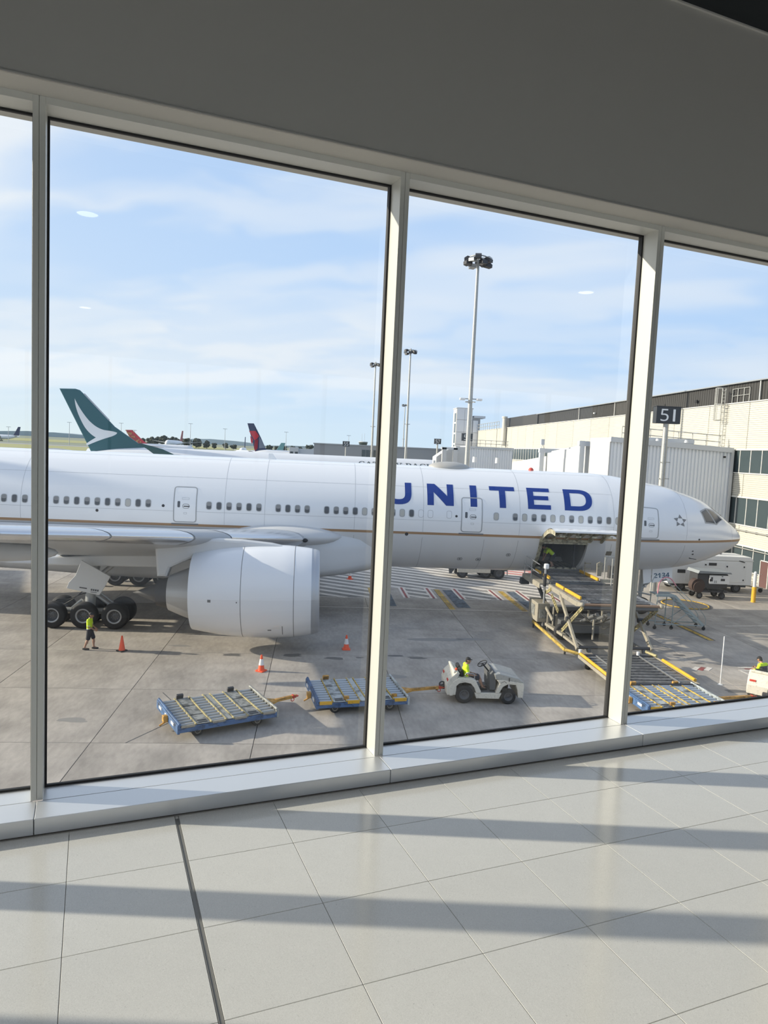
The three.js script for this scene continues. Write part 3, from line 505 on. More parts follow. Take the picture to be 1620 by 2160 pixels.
standSign(25.75, 155, 12.6, 1.5, 1.1, '57', 'small distant stand sign reading 57 between the masts and the lift tower', 0.18);
{
  const t = thing('control_tower', 'distant squat airport control tower with antennas above the pier roof', 'tower', [42.5, 0, -700]);
  part(t, 'shaft', cyl(2.2, 2.6, 13, 0, 6.5, 0, 0, 0, 0, 10), M(rgb(0.45, 0.45, 0.44), 0.8));
  part(t, 'gallery', cyl(4.1, 3.4, 1.4, 0, 13.2, 0, 0, 0, 0, 8), M(rgb(0.35, 0.35, 0.35), 0.8));
  part(t, 'cab_glass', cyl(4.5, 3.7, 2.9, 0, 15.3, 0, 0, 0, 0, 8), MAT.glassDark);
  part(t, 'cab_roof', cyl(4.3, 4.7, 0.7, 0, 17.1, 0, 0, 0, 0, 8), M(rgb(0.4, 0.4, 0.39), 0.8));
  for (const x of [-1.4, 1.2]) part(t, 'antenna', cyl(0.1, 0.14, 8, x, 21.4, 0, 0, 0, 0, 6), MAT.steel);
}
// ------------------------------------------------------------------ the parked twin-engine jet (local x towards the nose, z towards the viewer)
const AC = {
  top: pchip([[-46.4, 8.2], [-44, 8.5], [-38, 8.68], [-30, 8.7], [16.5, 8.7], [18, 8.6], [19.1, 8.44], [20.25, 8.27], [21.6, 8.04], [22.3, 7.83], [23.16, 7.58], [23.9, 7.32], [24.4, 7.04], [25, 6.62], [25.5, 6.24], [25.9, 5.97], [26.3, 5.68], [26.6, 5.4], [26.78, 5.12], [26.82, 5.0]]),
  bot: pchip([[-46.4, 7.5], [-44, 6.9], [-38, 5.2], [-32, 3.7], [-26, 2.75], [-22, 2.5], [16.5, 2.5], [18.5, 2.58], [20.4, 2.8], [21.6, 2.9], [22.7, 3.06], [23.9, 3.36], [25, 3.76], [25.9, 4.16], [26.4, 4.45], [26.72, 4.78], [26.82, 4.96]]),
  hw: pchip([[-46.4, 0.25], [-44, 0.8], [-38, 1.9], [-32, 2.7], [-26, 3.05], [-22, 3.1], [17, 3.1], [18.7, 3.07], [20.4, 2.95], [21.6, 2.75], [22.7, 2.48], [23.9, 2.08], [25, 1.6], [25.9, 1.1], [26.4, 0.72], [26.72, 0.35], [26.82, 0.05]]),
};
function surf(x, phi, off = 0) { const t = AC.top(x), b = AC.bot(x), rz = AC.hw(x); return [x, (t + b) / 2 + ((t - b) / 2 + off) * Math.sin(phi), (rz + off) * Math.cos(phi)]; }
const phiAt = (x, y) => { const t = AC.top(x), b = AC.bot(x); return Math.asin(clamp((y - (t + b) / 2) / ((t - b) / 2), -0.985, 0.985)); };
const tess = new TessellateModifier(0.16, 6);
function wrap(geo, off) {                                    // lays a flat drawing (x along the fuselage, y = height above the ground on the starboard skin) on the skin
  const q = clean(geo); q.deleteAttribute('uv'); const g = tess.modify(q), p = g.attributes.position;
  for (let i = 0; i < p.count; i++) { const x = p.getX(i), s = surf(x, p.getY(i) / 3.1, off + p.getZ(i)); p.setXYZ(i, ...s); }
  g.deleteAttribute('normal'); g.computeVertexNormals(); const w = mergeVertices(g, 1e-4); w.computeVertexNormals(); return w;
}
const roundRect = (x0, y0, x1, y1, r) => { const s = new THREE.Shape(); s.moveTo(x0 + r, y0); s.lineTo(x1 - r, y0); s.quadraticCurveTo(x1, y0, x1, y0 + r); s.lineTo(x1, y1 - r); s.quadraticCurveTo(x1, y1, x1 - r, y1); s.lineTo(x0 + r, y1); s.quadraticCurveTo(x0, y1, x0, y1 - r); s.lineTo(x0, y0 + r); s.quadraticCurveTo(x0, y0, x0 + r, y0); return s; };
const ring = (x0, y0, x1, y1, r, w) => { const s = roundRect(x0, y0, x1, y1, r); s.holes.push(roundRect(x0 + w, y0 + w, x1 - w, y1 - w, Math.max(0.01, r - w))); return s; };
const SG = (s) => new THREE.ShapeGeometry(s, 10);
const arcS = (deg) => deg * R * 3.1;                          // skin height coordinate of an angle above the widest line

const UM = {
  upper: PM(rgb(0.85, 0.86, 0.875), 0.28, 0, { clearcoat: 0.6, clearcoatRoughness: 0.12 }), belly: PM(rgb(0.66, 0.66, 0.665), 0.36, 0, { clearcoat: 0.4, clearcoatRoughness: 0.2 }),
  gold: M(rgb(0.40, 0.25, 0.14), 0.45, 0.1), blue: M(rgb(0.010, 0.045, 0.26), 0.4), seam: M(rgb(0.42, 0.43, 0.45), 0.6), seamDark: M(rgb(0.19, 0.19, 0.195), 0.6),
  wing: M(rgb(0.46, 0.47, 0.48), 0.42, 0.1), slat: M(rgb(0.72, 0.74, 0.77), 0.24, 0.85), fairing: PM(rgb(0.60, 0.605, 0.61), 0.4, 0, { clearcoat: 0.3, clearcoatRoughness: 0.3 }),
  nacelle: PM(rgb(0.76, 0.775, 0.80), 0.30, 0, { clearcoat: 0.5, clearcoatRoughness: 0.15 }), lip: M(rgb(0.50, 0.51, 0.53), 0.42, 0.5), core: M(rgb(0.44, 0.44, 0.44), 0.38, 0.4), hot: M(rgb(0.085, 0.082, 0.08), 0.55, 0.3),
  door: PM(rgb(0.86, 0.87, 0.885), 0.3, 0, { clearcoat: 0.5, clearcoatRoughness: 0.15 }), winPane: PM(rgb(0.10, 0.105, 0.115), 0.15, 0), winRim: M(rgb(0.40, 0.41, 0.42), 0.45, 0.2), shadeB: M(rgb(0.50, 0.49, 0.45), 0.5), shadeG: M(rgb(0.27, 0.27, 0.27), 0.5),
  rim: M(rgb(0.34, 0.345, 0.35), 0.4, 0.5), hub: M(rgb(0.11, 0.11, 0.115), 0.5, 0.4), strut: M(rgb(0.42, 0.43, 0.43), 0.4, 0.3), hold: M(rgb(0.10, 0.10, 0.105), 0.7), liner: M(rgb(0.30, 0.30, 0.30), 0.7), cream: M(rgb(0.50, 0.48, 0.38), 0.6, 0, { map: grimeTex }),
  beige: M(rgb(0.40, 0.385, 0.36), 0.5),
};
const jet = thing('airliner', 'large white twin-engine jet with blue lettering, gold stripe and grey belly parked across the apron', 'airplane', [0, 0, -42.75]);
{
  const Y0 = 4.86, Y1 = 5.0;
  const xs = []; for (let x = -46.4; x < -22; x += 0.8) xs.push(x); for (let x = -22; x < 12.6; x += 0.5) xs.push(x); for (let x = 12.7; x < 16.25; x += 0.075) xs.push(x); for (let x = 16.4; x < 23; x += 0.22) xs.push(x); for (let x = 23; x < 26.8; x += 0.09) xs.push(x); xs.push(26.8, 26.82);
  const nx = xs.length - 1, hole = (x, phi) => { const y = surf(x, phi)[1]; if (Math.cos(phi) < 0) return false; const X0 = 13.0, X1 = 15.86, B = 2.84, T = 4.82; if (x < X0 || x > X1 || y < B || y > T) return false; const dx = Math.max(0, X0 + 0.3 - x, x - (X1 - 0.3)), dy = Math.max(0, B + 0.12 - y); return (dx / 0.3) ** 2 + (dy / 0.12) ** 2 < 1; };
  const shell = (yA, yB, over, n, skipHole) => {
    const range = (x) => { const a = phiAt(x, yA); return over > 0 ? [a, Math.PI - a] : [a, -Math.PI - a]; };
    return grid(nx, n, (i, j) => { const [a, b] = range(xs[i]); return surf(xs[i], lerp(a, b, j / n)); }, skipHole && ((i, j) => { const x = (xs[i] + xs[i + 1]) / 2, [a, b] = range(x); return hole(x, lerp(a, b, (j + 0.5) / n)); }));
  };
  part(jet, 'fuselage', shell(Y1, 0, 1, 56), UM.upper);
  part(jet, 'belly', shell(Y0, 0, -1, 110, true), UM.belly, 'grey lower fuselage');
  const band = (side) => grid(nx, 2, (i, j) => { const x = xs[i], a = phiAt(x, lerp(Y0, Y1, j / 2)); return surf(x, side > 0 ? a : Math.PI - a, 0.002); });
  part(jet, 'stripe', [band(1), band(-1)], UM.gold, 'thin brown-gold stripe');
  // skin seams
  const seams = [], ringSeam = (x, a0, a1, w) => grid(1, 40, (i, j) => surf(x + (i ? w : 0), lerp(a0, a1, j / 40), 0.003));
  for (const x of [-15.9, -5.1, -2.9, 2.1, 6.0, 11.6, 17.2, 21.9, 25.6]) seams.push(ringSeam(x, -0.2, 1.5, 0.014));
  const lap = (x0, x1, deg) => grid(60, 1, (i, j) => surf(lerp(x0, x1, i / 60), deg * R + (j ? 0.004 : 0), 0.003));
  seams.push(lap(-22, 17.2, 38.6), lap(-22, 17.2, 1.5), lap(-22, 17.2, 72));
  part(jet, 'skin_seam', seams, UM.seam);
  const bs = []; for (const x of [2.1, 6.0, 9.6, 11.6, 17.2, 21.9]) bs.push(ringSeam(x, -0.3, -1.5, 0.014)); part(jet, 'belly_seam', bs, UM.seamDark);
  // cabin windows
  const W = []; const run = (a, b, n) => { for (let i = 0; i < n; i++) W.push(lerp(a, b, i / (n - 1))); };
  run(-17.29, -9.2, 16); run(-5.94, -3.22, 6); run(-2.16, -0.56, 4); run(0.53, 5.32, 10); W.push(10.21); run(11.32, 16.88, 11); W.push(17.43);
  const cy = arcS(8.35), rimG = wrap(SG(ring(-0.155, cy - 0.225, 0.155, cy + 0.225, 0.14, 0.035)), 0.012), paneG = wrap(SG(roundRect(-0.125, cy - 0.195, 0.125, cy + 0.195, 0.115)), 0.007), shG = wrap(SG(roundRect(-0.12, cy - 0.02, 0.12, cy + 0.19, 0.09)), 0.0095), fullG = wrap(SG(roundRect(-0.12, cy - 0.19, 0.12, cy + 0.19, 0.11)), 0.0095);
  const closed = [13, 30, 34, 36, 38, 41, 42, 44, 48];
  [rimG, paneG, shG, fullG].forEach((g) => merge(g));
  const rimC = merge(rimG), paneC = merge(paneG), shC = merge(shG), fullC = merge(fullG);
  W.forEach((x, i) => {
    const w = new THREE.Mesh(rimC, UM.winRim); w.name = 'cabin_window'; w.position.x = x; jet.add(w);
    const p = new THREE.Mesh(paneC, UM.winPane); p.name = 'pane'; w.add(p);
    const full = closed.includes(i), m = new THREE.Mesh(full ? fullC : shC, full ? UM.shadeB : UM.shadeG); m.name = 'window_shade'; if (full || i % 3 < 2) w.add(m);
  });
  for (const x of [5.86, 6.4, 7.48]) part(jet, 'plugged_window', wrap(SG(ring(x - 0.15, cy - 0.22, x + 0.15, cy + 0.22, 0.13, 0.016)), 0.003), UM.seam);
  // doors
  for (const [xa, xb, a0, a1] of [[18.83, 20.0, -9.2, 28.2], [8.18, 9.42, -9.6, 28], [-7.86, -6.6, -9.8, 27.4]]) {
    const y0 = arcS(a0), y1 = arcS(a1), d = part(jet, 'cabin_door', wrap(SG(roundRect(xa + 0.04, y0 + 0.04, xb - 0.04, y1 - 0.04, 0.16)), 0.006), UM.door);
    part(d, 'door_surround', wrap(SG(ring(xa, y0, xb, y1, 0.2, 0.055)), 0.012), UM.winRim);
    part(d, 'door_window', wrap(SG(roundRect(xa + 0.22, arcS(5.5), xa + 0.36, arcS(11.8), 0.05)), 0.012), UM.winPane);
    part(d, 'door_handle', [wrap(SG(roundRect(xa + 0.55, arcS(6.2), xa + 0.88, arcS(7.2), 0.03)), 0.012), wrap(SG(ring(xa + 0.5, arcS(4.6), xa + 0.86, arcS(9.2), 0.12, 0.02)), 0.01)], MAT.darkMetal);
    part(d, 'placard', [wrap(SG(ring(xa + 0.46, arcS(13.5), xa + 0.84, arcS(15.6), 0.02, 0.012)), 0.01), wrap(SG(ring(xa + 0.56, arcS(-1.2), xa + 0.74, arcS(0.6), 0.02, 0.012)), 0.01)], UM.seam);
    part(d, 'door_sill', wrap(SG(roundRect(xa - 0.1, y0 - 0.13, xb + 0.1, y0 - 0.05, 0.03)), 0.012), UM.seamDark);
  }
  // title lettering, bold sans capitals on the forward upper skin
  const S0 = arcS(17.7), H = arcS(43.3) - S0, sv = 0.37, sh = 0.30;
  const P = (pts) => shape(pts.map(([x, y]) => [x, S0 + y * H]));
  const t = (v) => v / H, L = [];
  { const s = new THREE.Shape(), x0 = 3.80, x1 = 5.31, r = 0.66, y0 = S0 - 0.02, y1 = S0 + H; s.moveTo(x0, y1); s.lineTo(x0, y0 + r); s.bezierCurveTo(x0, y0 + 0.12, x0 + 0.3, y0, (x0 + x1) / 2, y0); s.bezierCurveTo(x1 - 0.3, y0, x1, y0 + 0.12, x1, y0 + r); s.lineTo(x1, y1); s.lineTo(x1 - sv, y1); s.lineTo(x1 - sv, y0 + r); s.bezierCurveTo(x1 - sv, y0 + sh + 0.08, x1 - sv - 0.12, y0 + sh, (x0 + x1) / 2, y0 + sh); s.bezierCurveTo(x0 + sv + 0.12, y0 + sh, x0 + sv, y0 + sh + 0.08, x0 + sv, y0 + r); s.lineTo(x0 + sv, y1); L.push(s); }
  { const a = 6.22, b = 7.74; L.push(P([[a, 0], [a, 1], [a + 0.44, 1], [b - sv, 0.42], [b - sv, 1], [b, 1], [b, 0], [b - 0.44, 0], [a + sv, 0.58], [a + sv, 0]])); }
  L.push(P([[8.71, 0], [8.71, 1], [9.1, 1], [9.1, 0]]));
  { const a = 9.86, b = 11.34, c = 10.6; L.push(P([[a, 1], [b, 1], [b, 1 - t(sh)], [c + sv / 2, 1 - t(sh)], [c + sv / 2, 0], [c - sv / 2, 0], [c - sv / 2, 1 - t(sh)], [a, 1 - t(sh)]])); }
  { const a = 12.08, b = 13.42; L.push(P([[a, 0], [a, 1], [b, 1], [b, 1 - t(0.27)], [a + sv, 1 - t(0.27)], [a + sv, 0.60], [b - 0.1, 0.60], [b - 0.1, 0.41], [a + sv, 0.41], [a + sv, t(0.27)], [b + 0.02, t(0.27)], [b + 0.02, 0]])); }
  { const s = new THREE.Shape(), a = 14.26, b = 15.94, y0 = S0, y1 = S0 + H, h = new THREE.Path(); s.moveTo(a, y0); s.lineTo(a, y1); s.lineTo(a + 0.85, y1); s.bezierCurveTo(b - 0.2, y1, b, y1 - 0.3, b, (y0 + y1) / 2); s.bezierCurveTo(b, y0 + 0.3, b - 0.2, y0, a + 0.85, y0); s.lineTo(a, y0);
    h.moveTo(a + sv, y0 + 0.27); h.lineTo(a + sv, y1 - 0.27); h.lineTo(a + 0.82, y1 - 0.27); h.bezierCurveTo(b - sv - 0.1, y1 - 0.27, b - sv, y1 - 0.45, b - sv, (y0 + y1) / 2); h.bezierCurveTo(b - sv, y0 + 0.45, b - sv - 0.1, y0 + 0.27, a + 0.82, y0 + 0.27); h.lineTo(a + sv, y0 + 0.27); s.holes.push(h); L.push(s); }
  for (const s of L) part(jet, 'letter', wrap(SG(s), 0.0085), UM.blue);
  // five-pointed alliance emblem behind the cockpit
  { const cx = 21.42, cyy = arcS(15.2), g = []; for (let k = 0; k < 5; k++) { const a = k * 72 * R, q = ([x, y]) => [cx + x * Math.cos(a) + y * Math.sin(a), cyy - x * Math.sin(a) + y * Math.cos(a)]; g.push(wrap(SG(shape([[-0.02, 0.47], [0.16, 0.20], [-0.13, 0.19]].map(q))), 0.008)); } part(jet, 'alliance_emblem', g, M(rgb(0.22, 0.22, 0.23), 0.45)); }
  // cockpit glazing
  const skin = (pts, off) => { const s = pts.map(([x, y]) => [x, 3.1 * phiAt(x, y)]); return wrap(SG(shape(s)), off); };
  part(jet, 'cockpit_frame', skin([[23.02, 6.74], [23.6, 6.90], [24.3, 6.76], [24.98, 6.2], [24.2, 5.92], [23.26, 6.02]], 0.006), UM.winRim);
  for (const pts of [[[23.12, 6.68], [23.58, 6.83], [24.05, 6.02], [23.33, 6.1]], [[23.68, 6.83], [24.2, 6.68], [24.84, 6.2], [24.18, 6.0]]]) part(jet, 'cockpit_window', skin(pts, 0.011), UM.winPane);
  part(jet, 'cockpit_window', [grid(6, 6, (i, j) => surf(lerp(24.35, 25.15, i / 6), lerp(60, 88, j / 6) * R, 0.01))], UM.winPane);
  part(jet, 'wiper', rod([25.2, 6.43, 0.5], [24.7, 6.55, 0.9], 0.02), MAT.black);
  // small skin fittings: outflow valves, drains, static ports
  const dots = []; for (const [x, a, r] of [[-8.4, 6.6, 0.08], [-11.9, -0.6, 0.08], [7.9, 7.0, 0.07], [22.85, -8, 0.07], [5.1, -14, 0.1], [22.6, -27, 0.06], [22.7, -33, 0.07]]) dots.push(wrap(place(new THREE.CircleGeometry(r, 14), x, arcS(a), 0), 0.008)); part(jet, 'skin_port', dots, MAT.darkMetal);
  const vents = []; for (const [x, a, r] of [[8.4, -45, 0.15], [9.5, -45, 0.15], [11.2, -36, 0.13]]) vents.push(wrap(SG(ring(x - r, arcS(a) - r, x + r, arcS(a) + r, r * 0.95, 0.035)), 0.008), wrap(place(new THREE.CircleGeometry(r * 0.5, 12), x, arcS(a), 0), 0.006)); part(jet, 'belly_vent', vents, UM.seamDark);
  part(jet, 'access_panel', [wrap(SG(roundRect(17.0, arcS(-32), 17.35, arcS(-26.5), 0.03)), 0.008)], MAT.darkMetal);
  part(jet, 'pitot_probe', [rod([22.4, 3.9, 2.35], [22.75, 3.86, 2.42], 0.02), rod([22.4, 3.9, 2.25], [22.4, 3.9, 2.42], 0.03)], MAT.darkMetal);
  part(jet, 'dome_antenna', place(new THREE.SphereGeometry(1, 32, 16), 0, 0, 0).scale(1.28, 0.36, 0.8).translate(7.9, 8.66, 0.0), UM.beige, 'low grey-beige antenna dome');
  part(jet, 'beacon', place(new THREE.SphereGeometry(0.16, 14, 8), 13.0, 8.72, 0), MAT.red);
  part(jet, 'blade_antenna', [prism([[0, 0], [0.5, 0], [0.25, 0.42], [0.02, 0.42]], 0.05).translate(19.2, 8.38, 0), prism([[0, 0], [0.5, 0], [0.25, 0.35], [0.02, 0.35]], 0.05).translate(-3, 8.68, 0)], UM.upper);
  part(jet, 'blade_antenna', [prism([[0, 0], [0.4, 0], [0.2, -0.35], [0.05, -0.35]], 0.05).translate(8.2, 2.5, 0)], UM.seamDark);
  // open forward hold
  const hz = (y) => 0; void hz;
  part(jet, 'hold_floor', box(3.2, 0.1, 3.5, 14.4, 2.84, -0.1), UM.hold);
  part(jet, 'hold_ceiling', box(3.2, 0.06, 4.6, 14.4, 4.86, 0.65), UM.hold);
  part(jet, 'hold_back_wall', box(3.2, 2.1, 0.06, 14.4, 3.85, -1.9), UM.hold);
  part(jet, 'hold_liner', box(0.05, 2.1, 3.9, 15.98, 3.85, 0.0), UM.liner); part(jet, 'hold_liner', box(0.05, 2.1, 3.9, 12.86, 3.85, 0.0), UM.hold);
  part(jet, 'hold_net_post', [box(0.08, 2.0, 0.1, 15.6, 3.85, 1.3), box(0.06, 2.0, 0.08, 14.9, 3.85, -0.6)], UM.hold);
  for (let i = 0; i < 8; i++) part(jet, 'hold_roller_tray', box(0.12, 0.03, 3.0, 13.2 + i * 0.35, 2.9, -0.2), MAT.steel);
  // door frame around the hole: curved side jambs, sill and lintel
  const jamb = (x0, x1, m, name) => part(jet, name, [grid(1, 18, (i, j) => surf(i ? x1 : x0, lerp(-12.5, -62, j / 18) * R, 0.012)), grid(1, 18, (i, j) => surf(x1, lerp(-12.5, -62, j / 18) * R, i ? 0.012 : -0.2))], m);
  jamb(12.86, 13.08, UM.cream, 'door_jamb'); jamb(16.0, 15.76, UM.belly, 'door_jamb');
  part(jet, 'door_sill_plate', [box(2.9, 0.14, 0.16, 14.43, 2.83, 1.5), ...[0, 1, 2, 3, 4, 5].map((k) => box(0.3, 0.1, 0.1, 13.3 + k * 0.45, 2.94, 1.55))], UM.cream);
  part(jet, 'door_lintel', [box(2.95, 0.16, 0.22, 14.43, 4.78, 2.95), box(2.8, 0.1, 0.1, 14.43, 4.62, 2.9)], UM.cream);
  // cargo door swung up and out: curved panel with ribs below it
  const dp = (k) => { const u = k, z = 2.98 + 2.35 * u, y = 4.98 + 0.60 * u + 0.30 * Math.sin(Math.PI * u); return [y, z]; };
  const cd = part(jet, 'cargo_door', [grid(1, 16, (i, j) => { const [y, z] = dp(j / 16); return [i ? 16.6 : 12.95, y, z]; }), grid(1, 16, (i, j) => { const [y, z] = dp(j / 16); return [i ? 16.6 : 12.95, y - 0.05, z]; }), grid(1, 1, (i, j) => { const [y, z] = dp(1); return [i ? 16.6 : 12.95, y - (j ? 0.09 : 0), z]; })], UM.upper, 'hold door swung up, seen edge on');
  for (const x of [12.97, 13.55, 14.3, 15.05, 15.8, 16.5]) part(cd, 'door_rib', [grid(1, 14, (i, j) => { const [y, z] = dp(j / 14); return [x, y - (i ? 0.3 : 0.05), z]; }), grid(1, 14, (i, j) => { const [y, z] = dp(j / 14); return [x + (i ? 0.13 : 0), y - 0.3, z]; })], UM.cream);
  for (const x of [13.4, 14.3, 15.2, 16.1]) part(cd, 'door_latch', box(0.3, 0.1, 0.16, x, 5.28, 5.2), UM.cream);
  part(cd, 'door_actuator', rod([13.25, 4.85, 2.9], [13.25, 5.3, 4.4], 0.05), MAT.steel);
}
// ---- wings, engines, tail
function airfoil(t, n = 16) { const p = []; for (let i = 0; i <= n; i++) { const b = (1 - Math.cos((Math.PI * i) / n)) / 2; p.push([b, 5 * t * (0.2969 * Math.sqrt(b) - 0.126 * b - 0.3516 * b * b + 0.2843 * b ** 3 - 0.1036 * b ** 4)]); } return p; }
function loft(secs, upright) {                               // secs: {x (leading edge), y, z, c (chord), t}
  const n = 16, ring_ = (s) => { const a = airfoil(s.t, n), o = []; for (let i = n; i >= 0; i--) o.push([a[i][0], a[i][1] * 1.15]); for (let i = 1; i <= n; i++) o.push([a[i][0], -a[i][1] * 0.85]); return o.map(([u, v]) => (upright ? [s.x - u * s.c, s.y, s.z + v * s.c] : [s.x - u * s.c, s.y + v * s.c - (s.w || 0) * u * s.c, s.z])); };
  const rs = secs.map(ring_), m = rs[0].length;
  const cap = grid(1, n, (i, j) => (i ? rs[rs.length - 1][j] : rs[rs.length - 1][m - 1 - j]));
  return [grid(secs.length - 1, m - 1, (i, j) => rs[i][j]), cap];
}
const wingLE = (z) => -0.6 - 0.69 * (z - 4), wingY = (z) => 4.42 + 0.122 * (z - 4), wingTE = (z) => (z < 10 ? lerp(-12.6, -13.1, (z - 3) / 7) : lerp(-13.1, -21.6, (z - 10) / 22));
const wsec = (z, s = 1) => ({ x: wingLE(z), y: wingY(z), z: z * s, c: wingLE(z) - wingTE(z), t: lerp(0.125, 0.095, clamp((z - 3) / 12, 0, 1)), w: lerp(0.115, 0.0, clamp((z - 5) / 14, 0, 1)) });
for (const s of [1, -1]) {
  const zs = [2.2, 3, 4, 6, 8, 10, 12, 14, 17, 20, 24, 28, 31.2, 32.2];
  const w = part(jet, 'wing', loft(zs.map((z) => { const q = wsec(z, s); if (z > 32) q.c *= 0.6; return q; })), UM.wing);
  const slat = (z0, z1) => { const g = []; const nn = 8; const secs = []; for (let k = 0; k <= 6; k++) { const q = wsec(lerp(z0, z1, k / 6), s), a = airfoil(q.t, 40).slice(0, 11), o = []; for (let i = 10; i >= 0; i--) o.push([a[i][0], a[i][1] * 1.15]); for (let i = 1; i <= 8; i++) o.push([a[i][0], -a[i][1] * 0.85]); secs.push(o.map(([u, v]) => [q.x - u * q.c + 0.03, q.y + v * (q.c + 0.25) - (q.w || 0) * u * q.c, q.z])); } void nn; g.push(grid(6, secs[0].length - 1, (i, j) => secs[i][j])); return g; };
  for (const [a, b] of [[4.2, 8.9], [11.0, 14.6], [14.68, 18.3], [18.38, 22], [22.1, 26], [26.1, 30]]) part(w, 'slat', slat(a, b), UM.slat, 'polished leading-edge slat');
  part(w, 'fixed_edge', slat(9.0, 10.9), UM.wing);
  if (s > 0) part(w, 'landing_light', place(new THREE.SphereGeometry(0.16, 12, 8), 0, 0, 0).scale(1, 0.7, 1.4).translate(wingLE(4.0) + 0.0, wingY(4.0), 4.0), MAT.black);
  part(jet, 'wing_root_fairing', prism([[-7.55, 3.95], [-7.55, 3.12], [-10.9, 3.08], [-12.4, 3.06], [-15.2, 3.1], [-16.6, 3.3], [-16.4, 3.5], [-12.5, 3.5]], 3.0, 0.08).translate(0, 0, 4.95 * s), UM.fairing);
  for (const z of [13.5, 18, 22.5]) part(w, 'flap_fairing', place(new THREE.SphereGeometry(1, 16, 10), 0, 0, 0).scale(2.6, 0.42, 0.35).translate(wingTE(z) + 1.6, wingY(z) - (wsec(z).w || 0) * wsec(z).c - 0.42, z * s), UM.wing);
  // root fillet
  part(jet, 'root_fillet', [place(new THREE.SphereGeometry(1, 28, 18), 0, 0, 0).scale(3.2, 0.62, 1.3).translate(-1.7, 4.52, 2.75 * s)], UM.fairing);
}
{ // belly fairing
  const wx = pchip([[-26, 0.2], [-22.5, 2.6], [-19, 3.5], [-15, 3.68], [-9, 3.74], [-3, 3.72], [1, 3.35], [3.5, 2.5], [5.6, 1.2], [6.2, 0.9]]), bx = pchip([[-26, 3.0], [-22.5, 2.5], [-19, 2.2], [-15, 2.05], [-12.5, 1.92], [-8, 1.78], [-3, 1.85], [0, 2.05], [3.2, 2.5], [5.6, 3.3], [6.2, 3.6]]);
  const prof_ = [[0.86, 4.75], [0.98, 4.35], [1.0, 3.8], [1.0, 3.1], [0.995, 2.72], [0.965, 2.5], [0.88, 0.18], [0.7, 0.05], [0.45, 0.0], [0.2, 0.0], [0, 0]];
  part(jet, 'belly_fairing', grid(52, 20, (i, j) => { const x = lerp(-26, 6.2, i / 52), k = j <= 10 ? j : 20 - j, q = prof_[k], w = wx(x), bt = bx(x), y = q[1] > 1 ? lerp(4.75, bt + 0.42, (4.75 - q[1]) / 2.25) : bt + q[1]; return [x, y, w * q[0] * (j <= 10 ? 1 : -1)]; }), UM.fairing);
  const g = []; for (const [x, y] of [[-9.1, 3.25], [-9.1, 2.95], [-8.1, 3.2], [-8.1, 2.9]]) g.push(box(0.22, 0.025, 0.03, x, y, wx(x) + 0.0)); part(jet, 'fairing_latch', g, MAT.darkMetal);
}
function lathX(keys, n = 48) { const f = pchip(keys.map((k) => k).sort((a, b) => a[0] - b[0])), x0 = Math.min(...keys.map((k) => k[0])), x1 = Math.max(...keys.map((k) => k[0])), m = 14; return grid(m, n, (i, j) => { const x = lerp(x0, x1, i / m), r = f(x), a = (j / n) * 2 * Math.PI; return [x, r * Math.sin(a), r * Math.cos(a)]; }); }
